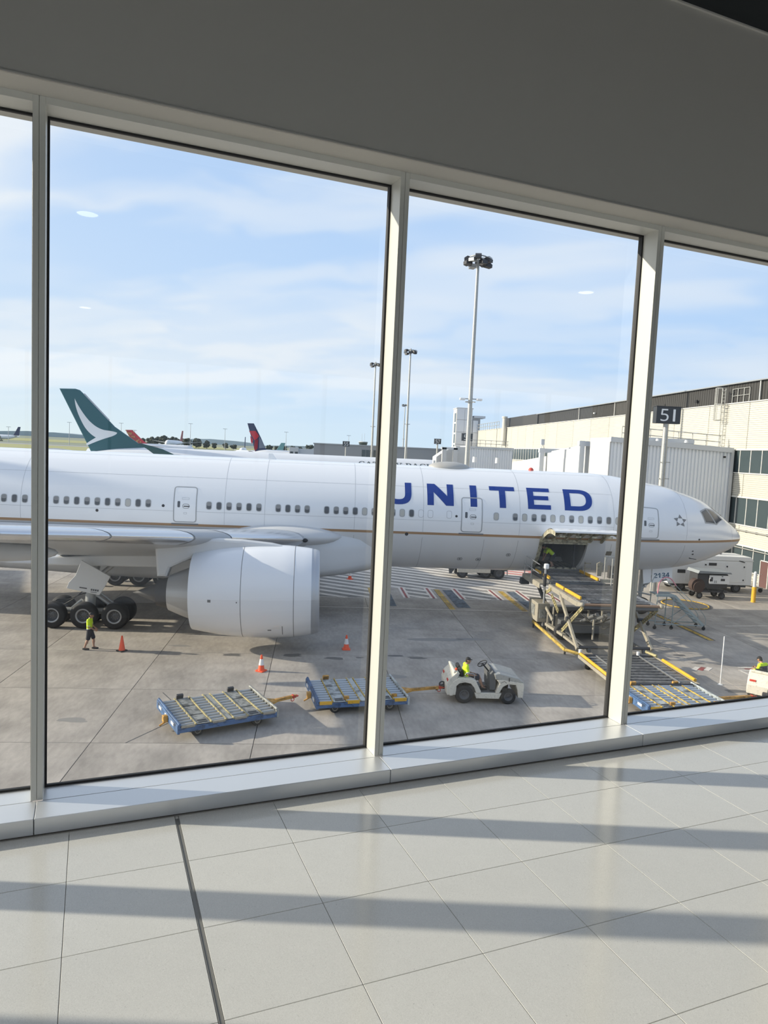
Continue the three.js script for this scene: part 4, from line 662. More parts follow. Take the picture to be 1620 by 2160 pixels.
for (const s of [1, -1]) {
  const e = new THREE.Group(); e.name = 'engine'; e.position.set(0, 2.8, 9.8 * s); e.rotation.z = 0.02; jet.add(e);
  const prof = [[-5.5, 1.78], [-4.7, 1.93], [-3.6, 2.08], [-2.4, 2.15], [-1.4, 2.14], [-0.5, 2.06], [0.0, 1.98], [0.2, 1.92]], pf = pchip(prof);
  const seg = (a, b) => lathX(Array.from({ length: 9 }, (_, i) => { const x = lerp(a, b, i / 8); return [x, pf(x)]; }), 64);
  part(e, 'reverser_cowl', seg(-5.5, -3.2), UM.nacelle); part(e, 'fan_cowl', seg(-3.18, -0.9), UM.nacelle); part(e, 'inlet_cowl', seg(-0.88, -0.12), UM.nacelle);
  part(e, 'cowl_seam', [place(new THREE.TorusGeometry(pf(-3.19) - 0.012, 0.02, 6, 64), -3.19, 0, 0, 0, Math.PI / 2), place(new THREE.TorusGeometry(pf(-0.89) - 0.012, 0.02, 6, 64), -0.89, 0, 0, 0, Math.PI / 2)], UM.seamDark);
  const lipPts = []; for (let i = 0; i <= 20; i++) { const a = (i / 20) * Math.PI; lipPts.push([0.2 - 0.32 + 0.37 * Math.sin(a), 1.83 + Math.cos(a) * 0.15 + (i < 10 ? 0 : 0)]); }
  part(e, 'inlet_lip', grid(20, 64, (i, j) => { const a = (j / 64) * 2 * Math.PI, r = i === 0 ? pf(-0.12) : lipPts[i][1]; return [lipPts[i][0], r * Math.sin(a), r * Math.cos(a)]; }), UM.lip, 'polished metal inlet lip');
  part(e, 'inlet_duct', lathX([[-1.7, 1.62], [-0.9, 1.62], [-0.12, 1.68]]), UM.nacelle);
  part(e, 'fan_disc', cyl(1.6, 1.6, 0.06, -1.6, 0, 0, 0, 0, Math.PI / 2, 40), UM.hot);
  part(e, 'spinner', place(new THREE.ConeGeometry(0.5, 0.9, 24), -1.15, 0, 0, 0, 0, -Math.PI / 2), UM.hot);
  for (let k = 0; k < 22; k++) part(e, 'fan_blade', place(box(0.3, 1.1, 0.03, 0, 1.05, 0, 0, 0.5), -1.5, 0, 0, (k / 22) * 2 * Math.PI), UM.hot);
  part(e, 'bypass_duct', lathX([[-5.49, 1.74], [-4.5, 1.8], [-3.6, 1.8]]), UM.hot);
  part(e, 'core_cowl', lathX([[-4.2, 1.55], [-5.2, 1.34], [-5.9, 1.1], [-6.62, 0.8]]).translate(0, -0.12, 0), UM.core);
  part(e, 'core_nozzle', lathX([[-7.15, 0.6], [-6.8, 0.68], [-6.5, 0.74]]).translate(0, -0.12, 0), UM.hot);
  part(e, 'exhaust_plug', place(new THREE.ConeGeometry(0.56, 1.35, 28), -7.6, -0.12, 0, 0, 0, Math.PI / 2), UM.hot);
  if (s > 0) {
    const onN = (x, ang, w, h) => { const r = pf(x) + 0.004; return grid(4, 4, (i, j) => { const xx = x + w * (i / 4 - 0.5), a = ang + (h * (j / 4 - 0.5)) / r; return [xx, (pf(xx) + 0.006) * Math.sin(a), (pf(xx) + 0.006) * Math.cos(a)]; }); };
    part(e, 'placard', [onN(-1.62, -0.62, 0.26, 0.1), onN(-1.65, -0.68, 0.3, 0.05)], MAT.reflective); part(e, 'oil_door', [onN(-4.55, -0.04, 0.14, 0.12)], UM.seamDark); part(e, 'cowl_latch_line', [onN(-1.38, -0.78, 0.03, 0.7)], UM.seamDark);
    part(e, 'latch', [onN(-3.35, -0.05, 0.05, 0.06), onN(-1.95, -0.75, 0.16, 0.08)], UM.seamDark);
  }
  const py = prism([[-1.3, 4.86], [-2.0, 5.0], [-3.4, 5.12], [-5.4, 5.16], [-7.25, 5.2], [-7.25, 4.5], [-7.15, 3.32], [-6.7, 3.32], [-6.55, 3.75], [-5.4, 4.3]], 0.56, 0.12); part(jet, 'pylon', py.translate(0, 0, 9.8 * s), UM.fairing);
}
part(jet, 'tail_fin', loft([{ x: -35, y: 8.2, z: 0, c: 9.4, t: 0.1 }, { x: -41.4, y: 18.4, z: 0, c: 3.6, t: 0.1 }, { x: -42.0, y: 18.6, z: 0, c: 2.6, t: 0.05 }], true), UM.blue);
for (const s of [1, -1]) part(jet, 'tailplane', loft([{ x: -38, y: 7.4, z: 1.2 * s, c: 6.4, t: 0.1 }, { x: -44, y: 8.4, z: 10.6 * s, c: 2.3, t: 0.09 }]), UM.wing);
// ---- landing gear
function wheelGeo(r, w) { const t = lathe([[r * 0.56, -w / 2], [r * 0.82, -w / 2], [r * 0.95, -w * 0.4], [r, -w * 0.22], [r, w * 0.22], [r * 0.95, w * 0.4], [r * 0.82, w / 2], [r * 0.56, w / 2]], 40); t.rotateX(Math.PI / 2); return t; }
function rimGeo(r, w) { const a = lathe([[0, w * 0.18], [r * 0.14, w * 0.2], [r * 0.16, w * 0.1], [r * 0.36, w * 0.12], [r * 0.44, w * 0.42], [r * 0.56, w * 0.46], [r * 0.565, w * 0.3], [r * 0.565, -w * 0.4], [r * 0.3, -w * 0.3], [0, -w * 0.3]], 32); a.rotateX(Math.PI / 2); return a; }
function wheelOn(parent, x, y, z, r, w, face = 1, rim = UM.rim, name = 'wheel') {
  const m = part(parent, name, wheelGeo(r, w), MAT.rubber); m.position.set(x, y, z); if (face < 0) m.rotation.y = Math.PI;
  part(m, 'rim', [rimGeo(r, w)], UM.hub); part(m, 'rim_flange', [lathe([[r * 0.44, w * 0.43], [r * 0.5, w * 0.49], [r * 0.575, w * 0.47], [r * 0.575, w * 0.4]], 32).rotateX(Math.PI / 2)], rim);
  const bolts = []; for (let k = 0; k < 9; k++) { const a = (k / 9) * 2 * Math.PI; bolts.push(cyl(r * 0.035, r * 0.035, w * 0.06, Math.cos(a) * r * 0.27, Math.sin(a) * r * 0.27, w * 0.15, Math.PI / 2, 0, 0, 6)); } part(m, 'wheel_bolt', bolts, UM.seamDark).userData.kind = 'stuff'; return m;
}
for (const zc of [6.05, -4.9]) {
  for (const x of [-12.85, -11.35, -9.85]) for (const s of [1, -1]) wheelOn(jet, x, 0.665, zc + 0.72 * s, 0.665, 0.52, s);
  part(jet, 'bogie_beam', [rod([-13.0, 0.72, zc], [-9.7, 0.72, zc], 0.16), ...[-12.85, -11.35, -9.85].map((x) => rod([x, 0.665, zc - 0.8], [x, 0.665, zc + 0.8], 0.11))], UM.strut);
  part(jet, 'main_strut', [rod([-11.3, 0.75, zc], [-11.25, 2.0, zc], 0.24, 0.26, 20), rod([-11.25, 1.9, zc], [-11.3, 4.6, zc - 0.1], 0.3, 0.34, 20)], UM.strut);
  part(jet, 'brake_line', [tube([[-12.95, 0.9, zc + 0.3], [-12.8, 1.35, zc + 0.4], [-12.2, 1.38, zc + 0.4], [-11.7, 1.62, zc + 0.4], [-11.4, 1.7, zc + 0.3]], 0.03, 30, 6), tube([[-12.6, 1.0, zc + 0.2], [-12.0, 1.4, zc + 0.3], [-11.5, 1.85, zc + 0.3]], 0.025, 24, 6)], MAT.black);
  part(jet, 'drag_link', [rod([-10.95, 1.6, zc + 0.2], [-10.2, 1.0, zc + 0.1], 0.07), rod([-10.85, 1.66, zc - 0.1], [-10.05, 1.02, zc - 0.1], 0.06), rod([-11.6, 1.35, zc + 0.3], [-12.1, 0.9, zc + 0.2], 0.07)], UM.strut);
  part(jet, 'side_brace', [rod([-11.25, 2.2, zc], [-9.0, 4.2, zc - 0.8 * Math.sign(zc)], 0.12), rod([-11.25, 1.7, zc], [-11.3, 3.6, zc - 2.0 * Math.sign(zc)], 0.12)], UM.strut);
}
{
  const g = prism([[-11.45, 3.46], [-10.06, 2.68], [-10.3, 2.2], [-10.58, 1.73], [-12.15, 2.04], [-12.05, 2.33], [-11.73, 2.7]], 0.08, 0.02); g.translate(0, 0, 6.95);
  const d = part(jet, 'gear_door', g, UM.fairing, 'pale main gear door hanging on the strut');
  part(d, 'door_stencil', [box(0.36, 0.05, 0.01, -11.35, 2.08, 7.0, 0, 0, -0.13), ...[0, 1, 2, 3].map((k) => box(0.07, 0.09, 0.01, -10.95 + k * 0.1, 2.0 - k * 0.012, 7.0, 0, 0, -0.13)), box(0.3, 0.025, 0.01, -10.85, 1.87, 7.0, 0, 0, -0.13)], MAT.darkMetal);
  // nose gear and its numbered door
  for (const s of [1, -1]) wheelOn(jet, 20.55, 0.53, 0.36 * s, 0.53, 0.4, s, MAT.reflective, 'nose_wheel');
  part(jet, 'nose_strut', [rod([20.55, 0.5, 0], [20.6, 1.6, 0], 0.12, 0.13, 16), rod([20.6, 1.4, 0], [20.7, 3.2, 0], 0.17, 0.19, 16), rod([20.55, 0.53, -0.5], [20.55, 0.53, 0.5], 0.08)], UM.strut);
  part(jet, 'nose_drag_brace', [rod([20.6, 1.6, 0.15], [22.0, 2.9, 0.2], 0.07), rod([20.6, 1.6, -0.15], [22.0, 2.9, -0.2], 0.07), rod([20.3, 1.35, 0], [21.2, 1.2, 0.3], 0.05)], UM.strut);
  part(jet, 'taxi_light', [cyl(0.1, 0.1, 0.1, 20.78, 1.75, 0.2, 0, 0, Math.PI / 2), cyl(0.1, 0.1, 0.1, 20.78, 1.75, -0.2, 0, 0, Math.PI / 2)], MAT.reflective);
  const nd = part(jet, 'nose_gear_door', prism([[20.92, 2.98], [22.22, 3.1], [22.26, 2.27], [20.94, 2.05]], 0.05, 0.012).translate(0, 0, 0.68), UM.upper, 'white nose gear door numbered 2134');
  part(nd, 'fleet_number', place(letters('2134', 0.30, font, 0.012, 1.02), 21.55, 2.55, 0.704, 0, 0, 0.09), M(rgb(0.05, 0.12, 0.20), 0.5));
  part(nd, 'small_stencil', place(box(0.4, 0.07, 0.01), 21.75, 2.25, 0.706, 0, 0, 0.09), MAT.darkMetal);
  part(jet, 'nose_gear_door', prism([[20.3, 2.9], [20.86, 2.92], [20.9, 2.08], [20.42, 1.97]], 0.05, 0.012).translate(0, 0, 0.68), UM.upper);
  part(jet, 'nose_gear_door', prism([[20.92, 2.98], [22.22, 3.1], [22.26, 2.27], [20.94, 2.05]], 0.05, 0.012).translate(0, 0, -0.68), UM.upper);
}
for (const [x, b, lab] of [[-12.35, 41.9 + 4.6, 'yellow wheel chock behind the far main wheels'], [-9.0, 37.2, 'yellow wheel chock ahead of the near main wheels']]) solo('wheel_chock', lab, 'wheel chock', prism([[-0.16, 0], [0.16, 0], [0.05, 0.22], [-0.05, 0.22]], 0.4, 0.01), MAT.yellow, [x - 1.2, 0, -b]);
// ------------------------------------------------------------------ other aircraft, farther off
const JW = M(rgb(0.74, 0.75, 0.77), 0.35), JG = M(rgb(0.45, 0.46, 0.48), 0.45), JT = M(rgb(0.008, 0.095, 0.115), 0.4), JN = M(rgb(0.03, 0.04, 0.10), 0.45), JR = M(rgb(0.62, 0.03, 0.05), 0.45), JR2 = M(rgb(0.33, 0.02, 0.035), 0.45);
// local x = 0 at the nose, fuselage back to x = -L; fin: outline in (x, y)
function makeJet(label, pos, turn, { L, r, yc, fin, finMat, half, wx, body = JW, deck = 0 }) {
  const t = thing('airliner', label, 'airplane', pos, turn);
  const top = pchip([[-L, yc + r * 0.3], [-L * 0.93, yc + r * 0.6], [-L * 0.85, yc + r * 0.88], [-L * 0.76, yc + r], [-L * 0.11, yc + r + deck], [-L * 0.07, yc + r * 0.9 + deck * 0.8], [-L * 0.03, yc + r * 0.5], [-L * 0.008, yc + r * 0.02], [0, yc - r * 0.25]]);
  const bot = pchip([[-L, yc + r * 0.2], [-L * 0.9, yc - r * 0.1], [-L * 0.78, yc - r * 0.6], [-L * 0.66, yc - r], [-L * 0.1, yc - r], [-L * 0.04, yc - r * 0.8], [-L * 0.01, yc - r * 0.5], [0, yc - r * 0.28]]);
  const hw = pchip([[-L, 0.2], [-L * 0.9, r * 0.45], [-L * 0.75, r * 0.85], [-L * 0.64, r], [-L * 0.1, r], [-L * 0.05, r * 0.78], [-L * 0.015, r * 0.4], [0, 0.04]]);
  const xs = []; for (let i = 0; i <= 70; i++) xs.push(-L * (1 - Math.pow(i / 70, 0.8)));
  const sec = (x, a, o = 0) => [x, (top(x) + bot(x)) / 2 + ((top(x) - bot(x)) / 2 + o) * Math.sin(a), (hw(x) + o) * Math.cos(a)];
  part(t, 'fuselage', grid(70, 36, (i, j) => sec(xs[i], (j / 36) * 2 * Math.PI)), body);
  part(t, 'tail_fin', prism(fin, 0.5, 0.16), finMat);
  for (const s of [1, -1]) {
    const c = L * 0.16;
    part(t, 'wing', loft([{ x: wx, y: yc - r * 0.55, z: r * 0.6 * s, c, t: 0.12 }, { x: wx - half * 0.22, y: yc + half * 0.02, z: half * 0.35 * s, c: c * 0.62, t: 0.1 }, { x: wx - half * 0.62, y: yc + half * 0.085, z: half * s, c: c * 0.2, t: 0.09 }]), JG);
    part(t, 'tailplane', loft([{ x: -L * 0.86, y: yc + r * 0.4, z: r * 0.3 * s, c: L * 0.085, t: 0.1 }, { x: -L * 0.94, y: yc + r * 0.75, z: half * 0.32 * s, c: L * 0.035, t: 0.09 }]), JW);
    for (const k of half > 36 ? [0.34, 0.6] : [0.33]) { const q = lathX([[-2.6, 0.95], [-1.2, 1.5], [0.4, 1.62], [1.8, 1.4]], 24); part(t, 'engine', [q, cyl(1.3, 1.3, 0.1, 1.3, 0, 0, 0, 0, Math.PI / 2, 20), cyl(0.9, 0.5, 2.0, -3.2, 0, 0, 0, 0, Math.PI / 2, 16)].map((g) => g.translate(wx - half * k * 0.62 + 1.4, yc - r * 0.55 + half * k * 0.05 - 1.0, half * k * s)), JW); }
  }
  for (const s of [1, -1]) part(t, 'main_gear', [rod([wx - L * 0.12, 0.5, 0.16 * L * 0.5 * s], [wx - L * 0.12, yc - r * 0.5, 0.14 * L * 0.5 * s], 0.2), rod([wx - L * 0.12 - 0.8, 0.62, 0.16 * L * 0.5 * s - 0.3], [wx - L * 0.12 - 0.8, 0.62, 0.16 * L * 0.5 * s + 0.3], 0.6, 0.6, 14), rod([wx - L * 0.12 + 0.8, 0.62, 0.16 * L * 0.5 * s - 0.3], [wx - L * 0.12 + 0.8, 0.62, 0.16 * L * 0.5 * s + 0.3], 0.6, 0.6, 14)], MAT.rubber);
  part(t, 'nose_gear', [rod([-L * 0.08, 0.5, 0], [-L * 0.08, yc - r * 0.8, 0], 0.16), rod([-L * 0.08, 0.5, -0.4], [-L * 0.08, 0.5, 0.4], 0.5, 0.5, 14)], MAT.rubber);
  t.userData.sec = sec; return t;
}
{ // neighbour with the dark green tail
  const X = 24.4, fx = (p) => p.map(([x, y]) => [x - X, y]);
  const t = makeJet('white jet with a dark green tail and white wing emblem behind the lettered jet', [X, 0, -112], 0, { L: 64.0, r: 2.98, yc: 5.42, half: 29, wx: -22, finMat: JT, fin: fx([[-26.2, 8.0], [-31.1, 11.25], [-35.76, 16.0], [-36.3, 16.5], [-36.95, 16.68], [-39.25, 16.6], [-35.15, 8.5], [-34.6, 7.4]]) });
  const sec = t.userData.sec; delete t.userData.sec;
  const fin = t.children.find((c) => c.name === 'tail_fin');
  const b = new THREE.Shape(); b.moveTo(...fx([[-36.97, 15.2]])[0]); for (const q of [[[-36.9, 13.9], [-36.4, 12.6], [-35.54, 11.11]], [[-35.0, 10.3], [-34.4, 9.8], [-33.81, 9.5]], [[-34.3, 9.2], [-34.8, 8.85], [-35.24, 8.5]], [[-35.2, 8.4], [-35.18, 8.3], [-35.13, 8.22]], [[-33.8, 8.9], [-32.6, 9.4], [-31.6, 9.72]], [[-31.1, 9.95], [-30.75, 10.1], [-30.7, 10.36]], [[-31.2, 10.6], [-32.0, 10.6], [-32.64, 10.69]], [[-33.6, 10.9], [-34.2, 11.4], [-34.8, 11.95]], [[-35.6, 12.8], [-36.4, 14.0], [-36.97, 15.2]]]) b.bezierCurveTo(...fx([q[0]])[0], ...fx([q[1]])[0], ...fx([q[2]])[0]);
  part(fin, 'wing_emblem', new THREE.ExtrudeGeometry(b, { depth: 0.02, bevelEnabled: false, curveSegments: 10 }).translate(0, 0, 0.25), M(rgb(0.80, 0.82, 0.83), 0.5), 'white brushed wing emblem');
  part(fin, 'fin_edge', rod([-32.0 - X, 12.15, 0], [-35.7 - X, 15.95, 0], 0.16), JG);
  const g = fontSerif.generateShapes('CATHAY PACIFIC', 1.05).map((s) => new THREE.ShapeGeometry(s, 5)), m = mergeGeometries(g); m.computeBoundingBox(); const bb = m.boundingBox; m.translate(-bb.min.x, 0, 0); m.scale(13.7 / (bb.max.x - bb.min.x), 1, 1);
  m.deleteAttribute('uv'); const tt = new TessellateModifier(0.3, 5).modify(m.toNonIndexed()), p = tt.attributes.position; for (let i = 0; i < p.count; i++) p.setXYZ(i, ...sec(p.getX(i) + 6.1 - X, 0.53 + p.getY(i) / 3, 0.02)); tt.computeVertexNormals();
  part(t, 'title_lettering', tt, M(rgb(0.03, 0.05, 0.05), 0.5));
  part(t, 'winglet', loft([{ x: -39.0, y: 7.0, z: 27.6, c: 3.6, t: 0.08 }, { x: -40.4, y: 7.75, z: 28.9, c: 2.5, t: 0.08 }, { x: -42.0, y: 8.5, z: 29.6, c: 1.8, t: 0.08 }, { x: -44.2, y: 9.05, z: 30.0, c: 0.6, t: 0.08 }]), JT, 'dark green upswept wing tip');
}
{ // blue and red tail
  const X = 6, f = (p) => p.map(([x, y]) => [x - X, y]);
  const t = makeJet('distant white jet whose tail carries red and navy facets', [X, 0, -250], 0, { L: 31, r: 2.7, yc: 5.35, half: 15, wx: -11, finMat: JN, fin: f([[-17.6, 7.6], [-18.6, 8.4], [-20.3, 12.0], [-22.9, 16.85], [-25.1, 16.8], [-22.2, 7.2]]) }); delete t.userData.sec;
  const fin = t.children.find((c) => c.name === 'tail_fin');
  const P = (name, pts, m, z) => part(fin, name, prism(f(pts), 0.02).translate(0, 0, z), m);
  P('red_facet', [[-24.45, 14.2], [-22.2, 14.3], [-21.0, 12.6], [-21.6, 11.6], [-22.5, 11.0], [-24.1, 13.6]], JR, 0.27); P('red_facet', [[-24.0, 12.6], [-23.0, 11.2], [-23.2, 9.6], [-23.7, 10.4]], JR, 0.27); P('dark_facet', [[-22.4, 10.9], [-21.2, 11.5], [-21.4, 8.2], [-22.2, 7.4], [-22.6, 8.4]], JR2, 0.27); P('grey_facet', [[-20.9, 12.4], [-19.7, 10.6], [-18.8, 8.6], [-20.8, 8.4]], M(rgb(0.17, 0.19, 0.25), 0.5), 0.27);
  const c = thing('boarding_bridge', 'small distant white boarding bridge cab beside the red and navy tailed jet', 'boarding bridge', [-8.7, 0, -246]);
  part(c, 'cab', rbox(3.2, 2.6, 3, 0, 7.95, 0, 0.1), BR.white); part(c, 'cab_window', [box(1.0, 0.8, 0.1, -0.7, 7.4, 1.5), box(1.0, 0.8, 0.1, 0.9, 7.4, 1.5)], MAT.glassDark); part(c, 'tunnel', box(9, 2.4, 2.6, 5.6, 7.7, -1.5), BR.grey); part(c, 'support_leg', box(0.8, 6.6, 0.8, 0, 3.3, 0), BR.grey);
}
{
  const X = -82, f = (p) => p.map(([x, y]) => [x - X, y]);
  const t = makeJet('distant jet with a patterned red tail just behind the dark green tail', [X, 0, -480], 0, { L: 42, r: 2.5, yc: 4.6, half: 17, wx: -15, finMat: M(rgb(0.40, 0.055, 0.045), 0.5), fin: f([[-111, 6.6], [-115, 8.6], [-122.2, 15.5], [-126.6, 15.4], [-122.5, 8.0], [-120, 6.4]]) }); delete t.userData.sec;
  const fin = t.children.find((c) => c.name === 'tail_fin');
  part(fin, 'diagonal_stripe', prism(f([[-124.6, 15.4], [-123.2, 15.4], [-113.0, 7.2], [-115, 7.2]]), 0.02).translate(0, 0, 0.27), JR);
  const d = []; for (let k = 0; k < 26; k++) { const u = hash(k, 3, 1), v = hash(k, 3, 2), y = lerp(7.6, 15, v), x = lerp(-112.6 - (y - 7) * 1.16, -122.2 - (y - 7) * 0.56, u); d.push(place(new THREE.RingGeometry(0.22, 0.42, 8), x - X, y, 0.27)); } part(fin, 'gold_pattern', d, M(rgb(0.62, 0.42, 0.12), 0.5)).userData.kind = 'stuff';
}
delete makeJet('distant double-deck white jet with a red tail facing the concourse before dark trees', [-202, 0, -965], -98 * R, { L: 68, r: 3.9, yc: 6.4, half: 36.5, wx: -22, deck: 0.5, finMat: M(rgb(0.32, 0.07, 0.065), 0.5), fin: [[-54, 9.6], [-62, 24.4], [-67, 24.4], [-64, 9.4]] }).userData.sec;
delete makeJet('distant white jet with a navy tail on the far field beside the leftmost mullion', [-404, 0, -900], Math.PI, { L: 42, r: 2.7, yc: 5.2, half: 18, wx: -15, finMat: JN, fin: [[-35, 7.6], [-40.5, 18.0], [-43.4, 18.0], [-41.5, 7.4]] }).userData.sec;
delete makeJet('distant white jet with a teal tail low behind the parked neighbour', [-52, 0, -440], 160 * R, { L: 34, r: 2.0, yc: 4.0, half: 14, wx: -12, finMat: M(rgb(0.05, 0.17, 0.20), 0.5), fin: [[-27, 5.4], [-31, 11.4], [-33.6, 11.4], [-32, 5.2]] }).userData.sec;
delete makeJet('distant white jet seen nose on, wings spread, beside the red and navy tail', [-60, 0, -560], -88 * R, { L: 40, r: 2.2, yc: 4.6, half: 19, wx: -13, finMat: JN, fin: [[-31, 6.2], [-36.5, 15.6], [-39.4, 15.6], [-37.5, 6.0]] }).userData.sec;
// ------------------------------------------------------------------ ground equipment
const GM = { blue: M(rgb(0.075, 0.16, 0.36), 0.6, 0, { map: grimeTex }), rail: M(rgb(0.47, 0.42, 0.23), 0.55, 0, { map: grimeTex }), railY: M(rgb(0.60, 0.43, 0.10), 0.55, 0, { map: grimeTex }), plate: M(rgb(0.36, 0.38, 0.39), 0.5, 0.3, { map: grimeTex }), plateB: M(rgb(0.48, 0.54, 0.60), 0.5, 0.2, { map: grimeTex }), roller: M(rgb(0.44, 0.44, 0.42), 0.5, 0.3), rollerB: M(rgb(0.46, 0.50, 0.54), 0.5, 0.3), deckDark: M(rgb(0.10, 0.105, 0.11), 0.7), tow: M(rgb(0.66, 0.36, 0.08), 0.55, 0, { map: grimeTex }), cream: M(rgb(0.37, 0.35, 0.30), 0.55, 0, { map: softGrime }), slat: M(rgb(0.17, 0.175, 0.19), 0.55, 0.3, { map: grimeTex }), slatLight: M(rgb(0.33, 0.34, 0.36), 0.5, 0.3, { map: grimeTex }) };
function perf(p, q, w) {                                      // flat bar with square holes, standing in the plane of constant x
  const d = Math.hypot(q[2] - p[2], q[1] - p[1]), s = shape([[0, -w / 2], [d, -w / 2], [d, w / 2], [0, w / 2]]), n = Math.floor(d / 0.19);
  for (let i = 0; i < n; i++) { const c = ((i + 0.5) / n) * d, h = new THREE.Path(); h.moveTo(c - 0.05, -w * 0.24); h.lineTo(c + 0.05, -w * 0.24); h.lineTo(c + 0.05, w * 0.24); h.lineTo(c - 0.05, w * 0.24); h.lineTo(c - 0.05, -w * 0.24); s.holes.push(h); }
  const g = prism(s, 0.05); g.rotateZ(Math.atan2(q[1] - p[1], -(q[2] - p[2]))); g.rotateY(Math.PI / 2); return g.translate(p[0], p[1], p[2]);
}
// traffic cones
const coneSpots = [[-8.5, 32.15, 'plain orange traffic cone on the concrete by the walking worker', 0], [-2.1, 29.6, 'banded traffic cone nearest the pallet dollies', 1], [1.62, 33.1, 'banded traffic cone beside the middle mullion, ahead of the engine', 1], [2.57, 51.4, 'banded traffic cone on the white hatched zone behind the engine', 1]];
for (const [x, b, lab, banded] of coneSpots) {
  const t = thing('traffic_cone', lab, 'traffic cone', [x, 0.0, -b], x, 'orange traffic cones around the aircraft');
  part(t, 'base', prism(roundRect(-0.19, -0.19, 0.19, 0.19, 0.05), 0.05, 0.012).rotateX(-Math.PI / 2).translate(0, 0.025, 0), banded ? MAT.orange : MAT.rubber);
  part(t, 'cone_body', lathe([[0.148, 0.05], [0.138, 0.07], [0.035, 0.69], [0.03, 0.7], [0.022, 0.7], [0.022, 0.66]], 28), MAT.orange);
  if (banded) part(t, 'reflective_band', lathe([[0.1105, 0.27], [0.1125, 0.27], [0.0675, 0.53], [0.0655, 0.53]], 28), MAT.reflective);
}
